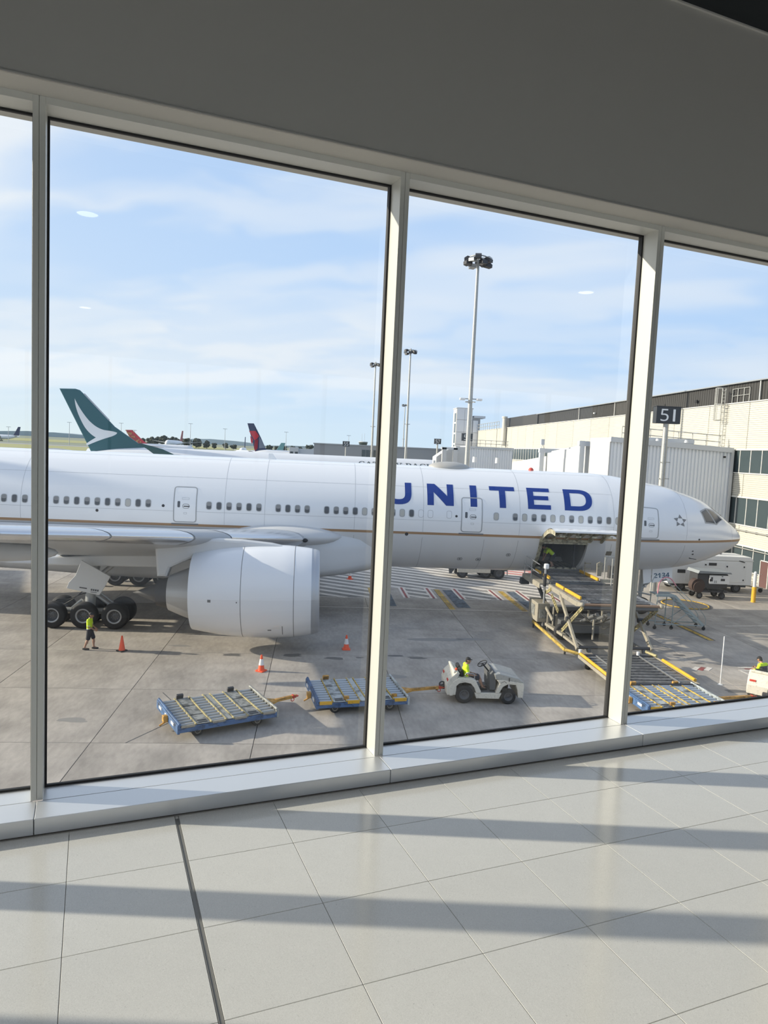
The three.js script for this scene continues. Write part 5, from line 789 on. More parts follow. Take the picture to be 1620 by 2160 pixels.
// roller-deck pallet dollies
function dolly(label, pos, turn, { rail, plate, roller, cap }, bar, group) {
  const t = thing('pallet_dolly', label, 'pallet dolly', pos, turn, group);
  const L = 3.38, Wd = 2.6, h = 0.5;
  part(t, 'side_beam', [rbox(L, 0.17, 0.09, 0, h - 0.13, Wd / 2 - 0.05, 0.012)], GM.blue); part(t, 'side_beam', [rbox(L, 0.17, 0.09, 0, h - 0.13, -Wd / 2 + 0.05, 0.012)], GM.blue);
  part(t, 'deck_pan', [box(L - 0.05, 0.03, Wd - 0.12, 0, h - 0.12, 0)], GM.deckDark);
  for (const s of [-1, 1]) {
    part(t, 'end_plate', [rbox(0.09, 0.3, Wd, s * (L / 2), h - 0.1, 0, 0.02)], s < 0 ? GM.blue : plate);
    part(t, 'end_rail', [rod([s * (L / 2 - 0.03), h + 0.06, -Wd / 2], [s * (L / 2 - 0.03), h + 0.06, Wd / 2], 0.045)], s < 0 ? GM.blue : plate);
    for (const z of [-0.75, 0, 0.75]) part(t, 'end_stop', box(0.03, 0.09, 0.3, s * (L / 2 + 0.055), h - 0.06, z), MAT.reflective);
  }
  const cuts = [-1.64, -1.13, -0.62, -0.13, 0.13, 0.62, 1.13, 1.64];
  for (const x of cuts.slice(1, -1)) part(t, 'cross_rail', rbox(cap ? 0.036 : 0.05, 0.06, Wd - 0.05, x, h - 0.005, 0, 0.008), rail);
  const rg = rod([-0.225, -0.024, 0], [0.225, -0.024, 0], 0.062, 0.062, 12), proto = new THREE.Mesh(merge(rg), roller);
  for (const [a, b] of [[0, 1], [2, 3], [4, 5], [6, 7]]) { for (let i = 0; i < 10; i++) inst(t, 'roller', proto, (cuts[a] + cuts[b]) / 2, h - 0.02, -Wd / 2 + 0.2 + i * 0.245); if (cap) part(t, 'edge_cap', rbox(cuts[b] - cuts[a] - 0.06, 0.12, 0.05, (cuts[a] + cuts[b]) / 2, h - 0.03, Wd / 2 - 0.02, 0.01), MAT.yellow); else part(t, 'edge_cap', rbox(cuts[b] - cuts[a] - 0.06, 0.1, 0.05, (cuts[a] + cuts[b]) / 2, h - 0.04, Wd / 2 - 0.03, 0.01), GM.cream); }
  for (const x of [-0.875, 0.875]) { for (const z of [-0.86, 0.0, 0.86]) part(t, 'deck_plate', rbox(0.44, 0.02, 0.8, x, h - 0.02, z, 0.006), plate); part(t, 'recess_tray', [box(0.3, 0.03, 0.06, x, h + 0.002, 0.98), box(0.3, 0.03, 0.06, x, h + 0.002, 1.14)], GM.deckDark); }
  for (const z of [-0.64, 0.64]) part(t, 'centre_plate', rbox(0.2, 0.025, 1.24, 0, h - 0.015, z, 0.006), plate);
  for (const [x, z] of [[-0.95, -Wd / 2 + 0.05], [0.9, -Wd / 2 + 0.05]]) part(t, 'pallet_stop', [rbox(0.24, 0.16, 0.1, x, h + 0.07, z, 0.02, 0.3)], cap ? GM.tow : MAT.darkMetal);
  if (cap) for (const x of [-0.6, 1.2]) part(t, 'pallet_stop', rbox(0.2, 0.13, 0.1, x, h + 0.06, Wd / 2 - 0.25, 0.02), GM.tow);
  for (const x of [-1.0, 1.05]) for (const z of [-1.0, 1.0]) wheelOn(t, x, 0.19, z, 0.19, 0.13, z > 0 ? 1 : -1, GM.cream);
  part(t, 'axle', [rod([-1.0, 0.19, -1], [-1.0, 0.19, 1], 0.04), rod([1.05, 0.19, -1], [1.05, 0.19, 1], 0.04)], MAT.darkMetal);
  part(t, 'rear_hitch', [rbox(0.16, 0.22, 0.2, -L / 2 - 0.12, 0.38, 0.1, 0.03), rod([-L / 2 - 0.05, 0.3, 0.1], [-L / 2 - 0.3, 0.16, 0.1], 0.03)], GM.tow);
  if (bar) { const q = part(t, 'drawbar', [prism([[L / 2, -0.42], [L / 2 + 0.5, -0.1], [L / 2 + 0.5, 0.1], [L / 2, 0.42]], 0.06).rotateX(-Math.PI / 2).translate(0, 0.36, 0), beam([L / 2 + 0.4, 0.36, 0], [L / 2 + bar, 0.42, 0], 0.11, 0.1)], GM.tow); part(q, 'tow_eye', [place(new THREE.TorusGeometry(0.07, 0.02, 8, 16), L / 2 + bar + 0.02, 0.42, 0, Math.PI / 2), rod([L / 2 + bar - 0.1, 0.42, -0.07], [L / 2 + bar - 0.1, 0.42, 0.07], 0.06), place(new THREE.TorusGeometry(0.06, 0.015, 6, 14), L / 2 + bar - 0.12, 0.3, 0)], MAT.red); }
  return t;
}
dolly('weathered grey and blue roller pallet dolly standing nearest the window, last of the towed pair', [-3.16, 0, -24.15], 26.5 * R, { rail: GM.rail, plate: GM.plate, roller: GM.roller, cap: false }, 1.25, 'roller-deck pallet dollies');
dolly('blue-grey roller pallet dolly with yellow rails hitched behind the tow tractor', [1.72, 0, -26.1], 9.5 * R, { rail: GM.railY, plate: GM.plateB, roller: GM.rollerB, cap: true }, 1.75, 'roller-deck pallet dollies');
dolly('blue-grey roller pallet dolly with yellow rails waiting at the foot of the transfer conveyor', [14.05, 0, -25.85], 4 * R, { rail: GM.railY, plate: GM.plateB, roller: GM.rollerB, cap: true }, 1.9, 'roller-deck pallet dollies');
// tow tractor
function tractor(label, pos, turn) {
  const t = thing('tow_tractor', label, 'tow tractor', pos, turn);
  const W2 = 0.72, m = MAT.dirtyWhite;
  const fender = (z0) => prism([[-1.3, 0.3], [-1.18, 0.3], [-1.12, 0.62], [-0.95, 0.78], [-0.72, 0.83], [-0.5, 0.78], [-0.36, 0.62], [-0.28, 0.42], [-0.1, 0.42], [-0.1, 0.5], [-0.22, 0.72], [-0.32, 0.92], [-0.5, 0.97], [-1.0, 0.99], [-1.22, 0.82], [-1.36, 0.55]], 0.36, 0.02).translate(0, 0, z0);
  part(t, 'rear_fender', fender(W2 - 0.18), m); part(t, 'rear_fender', fender(-W2 + 0.18), m);
  part(t, 'rear_body', [prism([[-1.4, 0.32], [-1.05, 0.32], [-1.05, 0.9], [-0.95, 1.16], [-1.06, 1.22], [-1.34, 0.95], [-1.44, 0.68]], 1.4, 0.03)], m);
  part(t, 'side_sill', [prism([[-0.26, 0.2], [0.62, 0.2], [0.72, 0.42], [-0.34, 0.42]], 1.36, 0.02)], m);
  part(t, 'floor_pan', box(1.0, 0.05, 1.2, 0.1, 0.42, 0), GM.deckDark);
  part(t, 'front_body', [prism([[0.48, 0.42], [0.62, 0.42], [0.76, 0.68], [0.95, 0.78], [1.25, 0.76], [1.33, 0.55], [1.36, 0.26], [1.56, 0.26], [1.58, 0.72], [1.55, 0.84], [0.72, 0.96], [0.5, 0.94], [0.62, 0.80]], 1.38, 0.025)], m);
  part(t, 'bonnet', [prism([[0.46, 0.96], [1.57, 0.84], [1.5, 0.92], [1.36, 1.02], [0.62, 1.20], [0.4, 1.16]], 1.36, 0.03)], MAT.galv, 'silver-grey bonnet');
  part(t, 'bonnet_latch', [rod([0.98, 0.90, W2 - 0.02], [0.98, 1.03, W2 - 0.02], 0.015)], MAT.black);
  part(t, 'dashboard', [prism([[0.28, 0.5], [0.5, 0.5], [0.5, 1.16], [0.36, 1.24], [0.24, 1.08]], 1.1, 0.02)], GM.deckDark);
  part(t, 'headlight', [box(0.03, 0.16, 0.2, 1.585, 0.62, 0.48), box(0.03, 0.16, 0.2, 1.585, 0.62, -0.48)], MAT.black);
  part(t, 'side_vent', [box(0.18, 0.12, 0.02, 0.82, 0.58, W2 - 0.01)], MAT.black);
  part(t, 'side_decal', [box(0.16, 0.012, 0.006, 0.72, 0.86, W2 - 0.025, 0, 0, 0.5), box(0.12, 0.012, 0.006, 0.84, 0.87, W2 - 0.025, 0, 0, -0.7)], MAT.black);
  part(t, 'steering_column', rod([0.3, 1.1, 0.2], [0.02, 1.42, 0.2], 0.03), MAT.black);
  const sw = part(t, 'steering_wheel', [place(new THREE.TorusGeometry(0.19, 0.018, 8, 28), 0, 0, 0), box(0.36, 0.03, 0.015), box(0.03, 0.19, 0.015, 0, -0.09, 0)], MAT.black); sw.position.set(0.0, 1.44, 0.2); sw.quaternion.setFromUnitVectors(V(0, 0, 1), V(-0.5, 0.86, 0.1).normalize());
  for (const z of [0.28, -0.3]) part(t, 'seat', [rbox(0.48, 0.14, 0.46, -0.55, 0.72, z, 0.05), rbox(0.14, 0.5, 0.46, -0.82, 1.0, z, 0.05, 0, 0, 0.2)], MAT.black);
  part(t, 'seat_rail', tube([[-0.72, 0.95, W2 - 0.1], [-0.72, 1.12, W2 - 0.1], [-0.66, 1.15, W2 - 0.1], [-0.4, 1.14, W2 - 0.1], [-0.36, 1.1, W2 - 0.1], [-0.36, 0.92, W2 - 0.1]], 0.018, 30, 6), MAT.steel);
  part(t, 'seat_base', box(0.7, 0.3, 1.2, -0.6, 0.52, 0), GM.deckDark);
  part(t, 'tail_lamp', [rbox(0.06, 0.08, 0.24, -1.37, 0.86, 0.5, 0.015), rbox(0.06, 0.08, 0.24, -1.37, 0.86, -0.5, 0.015)], MAT.red);
  part(t, 'hitch', [rbox(0.2, 0.16, 0.2, -1.46, 0.42, 0, 0.03), rod([-1.4, 0.6, 0.1], [-1.75, 0.3, 0.1], 0.035), place(new THREE.TorusGeometry(0.1, 0.03, 8, 16), -1.52, 0.55, 0.12)], MAT.darkMetal);
  part(t, 'rear_board', [rbox(0.08, 0.1, 1.3, -1.14, 1.2, 0, 0.02)], m);
  part(t, 'beacon_lamp', cyl(0.04, 0.05, 0.08, -1.05, 1.25, 0.4), MAT.orange);
  for (const s of [1, -1]) { wheelOn(t, -0.74, 0.35, s * (W2 - 0.1), 0.35, 0.22, s, GM.deckDark); wheelOn(t, 0.98, 0.3, s * (W2 - 0.1), 0.3, 0.2, s, GM.deckDark); }
  return t;
}
const T1 = [6.62, 0, -26.72];
tractor('worn white open tow tractor with a driver, pulling the pallet dollies', T1, -1.5 * R);
const T2 = [19.24, 0, -27.4];
tractor('white tow tractor with red tail lamps seen from behind at the frame edge', T2, 47 * R);
// ---- container loader under the open hold
{
  const t = thing('cargo_loader', 'scissor-lift cargo loader with roller decks raised to the open aircraft hold', 'cargo loader', [14.3, 0, -35.2]);
  // local: x across, z = 35.2 - b (towards the viewer), decks slope seen from the window
  const slats = (x0, x1, z0, z1, y, n, name) => { for (let i = 0; i < n; i++) part(t, name, rbox(x1 - x0, 0.05, ((z1 - z0) / n) * 0.62, (x0 + x1) / 2, y, z0 + ((i + 0.5) / n) * (z1 - z0), 0.012), i % 5 === 4 ? GM.slatLight : GM.slat); };
  // bridge platform at the door
  part(t, 'bridge_frame', [box(3.1, 0.24, 3.5, 0.1, 2.66, -3.85)], GM.deckDark); slats(-1.25, 1.35, -5.5, -2.2, 2.82, 15, 'bridge_roller');
  for (const [x, z0, z1] of [[-1.32, -5.3, -4.35], [-1.32, -3.75, -2.7], [1.42, -5.4, -2.6]]) part(t, 'side_guide', rbox(0.1, 0.16, z1 - z0, x, 2.9, (z0 + z1) / 2, 0.02), MAT.yellow);
  part(t, 'walkway', [box(0.5, 0.08, 3.2, -1.75, 2.62, -3.9), box(0.06, 0.24, 3.3, -2.0, 2.5, -3.9)], GM.cream);
  part(t, 'walkway_buffer', [prism([[-0.2, 0], [0.2, 0], [0.08, 0.36], [-0.2, 0.36]], 0.5, 0.02).rotateY(Math.PI / 2).translate(-1.95, 2.05, -5.35)], MAT.rubber);
  part(t, 'handrail', [rod([-1.98, 2.66, -5.3], [-1.98, 3.75, -5.3], 0.03), rod([-1.98, 3.75, -5.3], [-1.98, 3.65, -2.6], 0.03), rod([-1.98, 3.25, -5.3], [-1.98, 3.15, -2.6], 0.03), rod([-1.98, 2.66, -4.0], [-1.98, 3.7, -4.0], 0.025)], MAT.steel);
  // main platform
  part(t, 'main_frame', [box(3.7, 0.2, 5.0, 0.35, 2.54, 0.45)], GM.deckDark); slats(-1.1, 1.9, -1.95, 2.75, 2.68, 18, 'main_roller');
  part(t, 'side_plate', [box(0.42, 0.05, 4.8, -1.32, 2.66, 0.4), box(0.3, 0.05, 4.8, 2.06, 2.66, 0.4)], GM.slatLight);
  for (const [z0, z1] of [[-1.6, -0.4], [-0.2, 2.0]]) part(t, 'side_guide', rbox(0.1, 0.15, z1 - z0, -1.3, 2.76, (z0 + z1) / 2, 0.02), MAT.yellow);
  part(t, 'side_channel', [prism([[-2.0, 2.42], [2.2, 2.40], [2.9, 2.54], [2.9, 2.70], [2.1, 2.64], [-2.0, 2.68]], 0.09, 0.01).rotateY(-Math.PI / 2).translate(-1.56, 0, 0)], GM.cream);
  part(t, 'side_channel', [prism([[-2.0, 2.42], [2.2, 2.40], [2.9, 2.54], [2.9, 2.70], [2.1, 2.64], [-2.0, 2.68]], 0.09, 0.01).rotateY(-Math.PI / 2).translate(2.26, 0, 0)], GM.cream);
  part(t, 'front_lip', rod([-1.56, 2.64, 2.95], [2.3, 2.64, 2.95], 0.06), M(rgb(0.30, 0.19, 0.12), 0.6)); part(t, 'lip_knob', [place(new THREE.SphereGeometry(0.12, 14, 10), 2.35, 2.64, 2.95), place(new THREE.SphereGeometry(0.11, 14, 10), -1.58, 2.64, 2.95)], GM.cream);
  // scissors and chassis
  for (const x of [-1.62, 2.1]) { part(t, 'scissor_arm', [beam([x, 2.46, 0.0], [x, 0.45, 2.82], 0.1, 0.2)], GM.cream); part(t, 'scissor_arm', perf([x + 0.1, 2.5, 2.9], [x + 0.1, 0.7, 0.3], 0.2), GM.rail); part(t, 'scissor_arm', [beam([x + 0.3, 2.4, -5.2], [x + 0.3, 0.7, -1.8], 0.14, 0.2)], GM.deckDark); part(t, 'pivot', rod([x - 0.1, 1.56, 1.32], [x + 0.3, 1.56, 1.32], 0.12), MAT.darkMetal); }
  part(t, 'scissor_tie', [rod([-1.6, 2.4, 0.05], [2.1, 2.4, 0.05], 0.08), rod([-1.6, 0.5, 2.7], [2.1, 0.5, 2.7], 0.08), rod([-1.5, 2.4, 2.7], [2.1, 2.4, 2.7], 0.07), rod([-1.4, 1.25, -1.7], [2.1, 1.25, -1.7], 0.09), rod([-1.4, 0.95, -0.3], [2.1, 0.95, -0.3], 0.07)], MAT.darkMetal);
  part(t, 'chassis', [rbox(2.8, 0.45, 4.4, 0.35, 0.62, -2.6, 0.03), rbox(0.16, 0.2, 7.2, -1.0, 0.36, -0.8, 0.02), rbox(0.16, 0.2, 7.2, 1.75, 0.36, -0.8, 0.02)], GM.deckDark);
  part(t, 'hydraulic_cylinder', [rod([0.1, 0.6, -1.8], [0.1, 1.7, 0.8], 0.09), rod([0.7, 0.6, -1.8], [0.7, 1.7, 0.8], 0.09)], MAT.steel);
  part(t, 'hydraulic_hose', [tube([[-0.6, 0.9, -1.6], [-0.4, 1.5, -0.8], [0.2, 1.1, 0.2], [0.9, 1.6, 1.0]], 0.035, 40, 6), tube([[1.6, 0.9, -1.6], [1.3, 1.4, -0.6], [0.5, 0.9, 0.6], [1.2, 1.7, 1.6]], 0.035, 40, 6)], MAT.black);
  part(t, 'engine_cabinet', [rbox(0.7, 1.05, 1.6, -1.75, 1.05, -2.9, 0.05)], GM.cream, 'grubby cream engine cabinet'); part(t, 'cabinet_panel', [rbox(0.02, 0.6, 0.7, -2.11, 1.1, -2.9, 0.01), rbox(0.4, 0.5, 0.02, -1.78, 1.0, -2.08, 0.008)], GM.plate);
  part(t, 'cabinet_step', [box(0.12, 1.0, 0.1, -1.55, 0.6, -1.85), box(0.1, 0.9, 0.08, -1.1, 0.6, -1.8)], GM.cream);
  for (const [xx, zz] of [[-1.5, -1.2], [-0.9, -1.0], [0.4, -1.1], [1.2, -1.2], [-0.4, 1.6], [1.6, 1.0]]) part(t, 'upright_post', rod([xx, 0.6, zz], [xx, 1.6, zz], 0.05), GM.cream);
  part(t, 'perforated_link', perf([-1.6, 2.2, -1.4], [-1.6, 1.55, -0.2], 0.2), GM.rail); part(t, 'perforated_link', [beam([-1.7, 1.4, -1.9], [-1.7, 1.0, -0.7], 0.06, 0.16)], GM.cream); part(t, 'perforated_link', perf([-1.62, 2.5, -1.5], [-1.62, 2.15, -2.3], 0.18), GM.rail);
  for (const [x, z] of [[-1.3, -4.2], [2.0, -4.2], [2.0, -0.6], [-1.2, -0.6]]) wheelOn(t, x, 0.42, z, 0.42, 0.3, x > 0 ? 1 : -1, GM.deckDark);
  part(t, 'lamp_post', rod([-1.72, 0.3, -2.2], [-1.72, 3.45, -2.3], 0.06), MAT.steel); part(t, 'work_lamp', [rbox(0.26, 0.3, 0.26, -1.68, 3.6, -2.3, 0.08)], MAT.white); part(t, 'post_sleeve', cyl(0.09, 0.09, 0.7, -1.72, 2.85, -2.3), MAT.black);
  // yellow ground guard running beside the chassis
  part(t, 'guard_rail', [beam([-2.0, 0.34, -3.1], [-2.05, 0.26, 2.35], 0.09, 0.14), beam([-2.05, 0.26, 2.3], [-1.55, 0.26, 3.1], 0.09, 0.14)], GM.railY); part(t, 'guard_leg', [rod([-1.98, 0, -3.0], [-1.98, 0.34, -3.0], 0.05), rod([-2.0, 0, 2.2], [-2.0, 0.3, 2.2], 0.05)], MAT.darkMetal);
  part(t, 'stabiliser', [beam([-1.6, 0.5, -1.9], [-1.35, 0.42, 0.2], 0.22, 0.14), beam([-1.4, 0.42, 0.4], [-1.3, 0.36, 2.3], 0.16, 0.12)], GM.cream);
  // operator stand
  part(t, 'operator_cage', [...[[2.0, -2.2], [2.0, -3.2], [2.75, -2.2], [2.75, -3.2]].map(([x, z]) => rod([x, 2.5, z], [x, 4.15, z], 0.03)), ...[3.3, 4.1].flatMap((y) => [rod([2.0, y, -2.2], [2.75, y, -2.2], 0.025), rod([2.0, y, -3.2], [2.75, y, -3.2], 0.025), rod([2.75, y, -2.2], [2.75, y, -3.2], 0.025)])], MAT.galv);
  part(t, 'operator_floor', box(1.0, 0.08, 1.3, 2.4, 2.5, -2.7), GM.deckDark); part(t, 'control_console', [rbox(0.6, 0.7, 0.3, 2.4, 3.3, -2.9, 0.03)], MAT.darkMetal);
  part(t, 'white_arm', [prism([[-0.12, 0], [0.14, 0], [0.2, 0.75], [0.02, 0.82], [-0.16, 0.72]], 0.08, 0.02).translate(1.72, 2.98, -3.3), rbox(0.75, 0.2, 0.1, 1.95, 2.82, -2.7, 0.03)], GM.cream); part(t, 'step_ladder', [box(0.05, 0.8, 0.05, 1.35, 3.2, -4.5), box(0.4, 0.06, 0.05, 1.5, 3.5, -4.5), box(0.4, 0.06, 0.05, 1.5, 3.2, -4.5)], GM.cream);
}
{ // low transfer conveyor at its foot
  const t = thing('transfer_conveyor', 'low wheeled transfer conveyor deck with yellow side rails between loader and dolly', 'conveyor', [14.08, 0, -29.1]);
  part(t, 'deck_frame', [rbox(3.5, 0.16, 3.9, 0, 0.42, 0, 0.02)], GM.deckDark);
  for (let i = 0; i < 10; i++) part(t, 'deck_slat', rbox(2.0, 0.05, 0.24, -0.05, 0.52, -1.72 + i * 0.385, 0.012), GM.slat);
  for (const s of [-1, 1]) { part(t, 'caster_bed', box(0.62, 0.03, 3.7, s * 1.38, 0.51, 0), GM.slat); part(t, 'bed_rail', rbox(0.05, 0.08, 3.75, s * 1.04, 0.54, 0, 0.012), MAT.steel); for (let i = 0; i < 9; i++) part(t, 'caster_row', rod([s * 1.14, 0.535, -1.6 + i * 0.4], [s * 1.64, 0.535, -1.6 + i * 0.4], 0.02, 0.02, 6), GM.roller); }
  part(t, 'side_rail', [rod([-1.78, 0.62, -1.85], [-1.78, 0.62, 1.1], 0.07), rod([-1.78, 0.62, 1.1], [-1.78, 0.6, 1.9], 0.07)], MAT.yellow); part(t, 'side_rail', rod([1.78, 0.62, -1.1], [1.78, 0.62, 1.7], 0.07), MAT.yellow); part(t, 'side_rail', rod([1.55, 0.66, -2.3], [1.78, 0.62, -1.7], 0.07), GM.rail);
  part(t, 'side_sill', [box(0.05, 0.14, 3.9, -1.84, 0.48, 0), box(0.05, 0.14, 3.9, 1.84, 0.48, 0)], GM.cream); part(t, 'end_roller', [rod([-1.7, 0.5, 2.0], [1.75, 0.5, 2.0], 0.07), rod([-1.7, 0.5, -2.0], [1.75, 0.5, -2.0], 0.07)], MAT.darkMetal);
  part(t, 'corner_cap', [cyl(0.07, 0.07, 0.16, -1.78, 0.72, -1.95), cyl(0.07, 0.07, 0.16, 1.0, 0.66, -1.95)], MAT.white);
  for (const [x, z] of [[-1.55, -1.5], [1.55, -1.5], [-1.55, 1.5], [1.55, 1.5]]) wheelOn(t, x, 0.17, z, 0.17, 0.12, x > 0 ? 1 : -1, GM.deckDark);
  part(t, 'axle', [rod([-1.55, 0.17, -1.5], [1.55, 0.17, -1.5], 0.05), rod([-1.55, 0.17, 1.5], [1.55, 0.17, 1.5], 0.05), box(0.1, 0.25, 3.0, -1.2, 0.28, 0), box(0.1, 0.25, 3.0, 1.2, 0.28, 0)], MAT.darkMetal);
}
{ // service stairs by the nose
  const t = thing('maintenance_stairs', 'wheeled aluminium maintenance steps with a pink-wrapped handrail by the nose gear', 'stairs', [21.0, 0, -38.9]);
  const al = M(rgb(0.34, 0.39, 0.39), 0.45, 0.4);
  part(t, 'platform', [rbox(1.1, 0.06, 0.85, -0.95, 2.0, 0, 0.012), box(1.1, 0.1, 0.04, -0.95, 1.95, 0.42)], al);
  for (const z of [-0.42, 0.42]) { part(t, 'stringer', beam([-0.4, 1.98, z], [1.5, 0.25, z], 0.05, 0.14), al); part(t, 'front_leg', [rod([-1.45, 0.2, z], [-1.4, 1.98, z], 0.03), rod([-0.45, 0.2, z], [-0.42, 1.95, z], 0.03)], al); part(t, 'brace', [rod([-0.45, 0.3, z], [0.6, 1.05, z], 0.022), rod([-1.45, 0.3, z], [1.5, 0.25, z], 0.03)], al); part(t, 'hand_rail', tube([[-1.42, 2.0, z], [-1.36, 2.7, z], [-1.1, 3.0, z], [-0.75, 2.98, z], [-0.4, 2.6, z], [1.55, 0.75, z], [1.6, 0.3, z]], 0.02, 60, 6), al); }
  for (let i = 0; i < 7; i++) part(t, 'tread', rbox(0.26, 0.035, 0.82, -0.16 + i * 0.265, 1.75 - i * 0.24, 0, 0.008), al);
  part(t, 'rail_wrap', tube([[-1.42, 2.1, 0.42], [-1.36, 2.7, 0.42], [-1.1, 3.0, 0.42], [-0.75, 2.98, 0.42], [-0.35, 2.55, 0.42]], 0.036, 40, 8), M(rgb(0.62, 0.26, 0.30), 0.6), 'pink foam wrap on the handrail');
  for (const [x, z] of [[-1.45, -0.42], [-1.45, 0.42], [-0.45, 0.42], [1.5, -0.42], [1.5, 0.42], [-0.45, -0.42]]) part(t, 'caster', [cyl(0.1, 0.1, 0.06, x, 0.1, z, Math.PI / 2), box(0.05, 0.16, 0.09, x, 0.2, z)], MAT.black);
}
{ // ground power cart and conditioned-air container by the terminal
  const c = thing('air_unit_container', 'large white boxy conditioned-air trailer parked under the aircraft nose', 'trailer', [29.6, 0, -51.4]);
  part(c, 'body', [rbox(6.6, 1.85, 2.2, 0, 1.52, 0, 0.05)], MAT.white); part(c, 'roof', prism([[-3.35, 0], [3.35, 0], [3.1, 0.3], [-3.1, 0.38]], 2.3, 0.03).translate(0, 2.45, 0), MAT.white);
  for (const x of [-0.9, 0.75, 2.4]) part(c, 'access_door', rbox(1.5, 1.5, 0.04, x - 0.35, 1.55, 1.11, 0.02), M(rgb(0.76, 0.76, 0.75), 0.5));
  part(c, 'latch', [[-0.45, 2.1], [-0.45, 0.95], [1.25, 2.0], [1.25, 0.95], [2.6, 2.0], [2.6, 1.0]].map(([x, y]) => box(0.07, 0.1, 0.06, x, y, 1.15)), MAT.black); part(c, 'grille', [rbox(0.62, 0.26, 0.04, -2.3, 1.55, 1.12, 0.1), box(0.6, 0.2, 0.04, 0.1, 2.15, 1.14)], MAT.darkMetal);
  part(c, 'undercarriage', box(6.0, 0.2, 1.8, 0, 0.5, 0), GM.deckDark); for (const x of [-2.2, 2.2]) for (const s of [1, -1]) wheelOn(c, x, 0.36, 0.9 * s, 0.36, 0.24, s, GM.deckDark); part(c, 'towbar', [beam([3.2, 0.5, 0.4], [4.6, 0.3, 0.6], 0.1, 0.1)], GM.cream); part(c, 'jockey_wheel', cyl(0.16, 0.16, 0.1, 4.4, 0.16, 0.6, Math.PI / 2), MAT.black); part(c, 'roof_strut', rod([1.2, 2.75, 1.0], [2.6, 2.35, 1.18], 0.03), MAT.black); part(c, 'duct', tube([[1.2, 2.8, 0], [1.4, 3.4, -0.2], [1.3, 4.2, -0.6]], 0.2, 20, 10), M(rgb(0.40, 0.43, 0.5), 0.6));
  const g = thing('ground_power_cart', 'ground power cart with a white control panel, grey lid and rusty reel', 'power cart', [28.2, 0, -48.3]);
  part(g, 'control_panel', rbox(1.5, 0.62, 0.08, 0.55, 1.42, 0.62, 0.02), MAT.white); part(g, 'lid', [prism([[-1.25, 0], [1.3, 0], [1.2, 0.12], [-1.15, 0.2]], 1.6, 0.02).translate(0.1, 1.86, 0)], M(rgb(0.26, 0.28, 0.29), 0.55)); part(g, 'frame', [rbox(2.3, 1.0, 1.1, 0.1, 1.3, 0, 0.03), box(2.5, 0.12, 1.2, 0, 0.55, 0)], MAT.darkMetal); part(g, 'cable_reel', [cyl(0.5, 0.5, 0.5, -0.95, 0.95, 0.35, Math.PI / 2, 0, 0, 20), cyl(0.4, 0.4, 0.7, -0.95, 0.85, 0.35, Math.PI / 2, 0, 0, 14)], M(rgb(0.06, 0.035, 0.028), 0.7)); part(g, 'cable', tube([[-0.4, 0.8, 0.6], [0.1, 0.45, 0.8], [0.5, 0.2, 0.9], [0.9, 0.7, 0.7]], 0.04, 30, 6), MAT.black);
  part(g, 'gauge', [box(0.12, 0.3, 0.02, -0.02, 1.45, 0.67), box(0.1, 0.18, 0.02, -0.14, 1.38, 0.67), box(0.3, 0.16, 0.02, 0.8, 1.42, 0.67), ...[0, 1, 2, 3].map((k) => box(0.05, 0.05, 0.02, 0.2 + (k % 2) * 0.12, 1.22 + Math.floor(k / 2) * 0.1, 0.67)), box(0.1, 0.05, 0.02, 0.75, 1.66, 0.67)], MAT.darkMetal); for (const x of [-0.8, 0.9]) for (const s of [1, -1]) wheelOn(g, x, 0.24, 0.5 * s, 0.24, 0.16, s, GM.deckDark);
  const b = thing('bollard', 'yellow and grey protective bollard before the terminal door', 'bollard', [31.0, 0, -47.0]); part(b, 'post', cyl(0.11, 0.11, 2.1, 0, 1.05, 0, 0, 0, 0, 20), BR.grey); part(b, 'yellow_sleeve', cyl(0.15, 0.15, 1.1, 0, 0.55, 0, 0, 0, 0, 20), MAT.yellow); part(b, 'cap', place(new THREE.SphereGeometry(0.11, 16, 8), 0, 2.1, 0), BR.grey);
  const p = thing('marker_pole', 'slim white marker pole standing alone on the sunlit concrete', 'pole', [17.8, 0, -28.75]); part(p, 'pole', cyl(0.022, 0.022, 2.15, 0, 1.08, 0, 0, 0, 0, 10), MAT.white); part(p, 'foot', cyl(0.09, 0.11, 0.03, 0, 0.015, 0, 0, 0, 0, 14), MAT.white);
}
{ // service truck glimpsed below the belly
  const t = thing('service_truck', 'low white service truck glimpsed under the belly on the hatched zone', 'truck', [12.2, 0, -54.2]);
  part(t, 'chassis', [box(4.6, 0.2, 1.4, 0.4, 0.72, 0)], MAT.darkMetal); part(t, 'bumper_skirt', [rbox(2.6, 0.34, 0.1, 0, 0.62, 0.95, 0.03), rbox(0.12, 0.34, 1.9, -1.55, 0.62, 0, 0.03)], MAT.dirtyWhite); part(t, 'cab', [rbox(1.5, 1.5, 1.9, -0.8, 1.6, 0, 0.12)], MAT.white); part(t, 'cab_window', [box(1.0, 0.5, 0.04, -0.8, 1.95, 0.96), box(0.04, 0.55, 1.6, -1.56, 1.95, 0)], MAT.glassDark); part(t, 'load_body', [rbox(2.6, 1.2, 2.0, 1.6, 1.5, 0, 0.06)], MAT.white); part(t, 'hose_frame', [rod([2.7, 0.3, 0.7], [2.7, 1.0, 0.7], 0.04), rod([2.3, 0.3, 0.7], [2.3, 1.0, 0.7], 0.04), rod([2.3, 0.6, 0.7], [2.7, 0.6, 0.7], 0.03)], MAT.steel);
  for (const x of [-0.9, 0.95, 2.0]) for (const s of [1, -1]) wheelOn(t, x, 0.45, 0.82 * s, 0.45, 0.3, s, GM.deckDark);
}
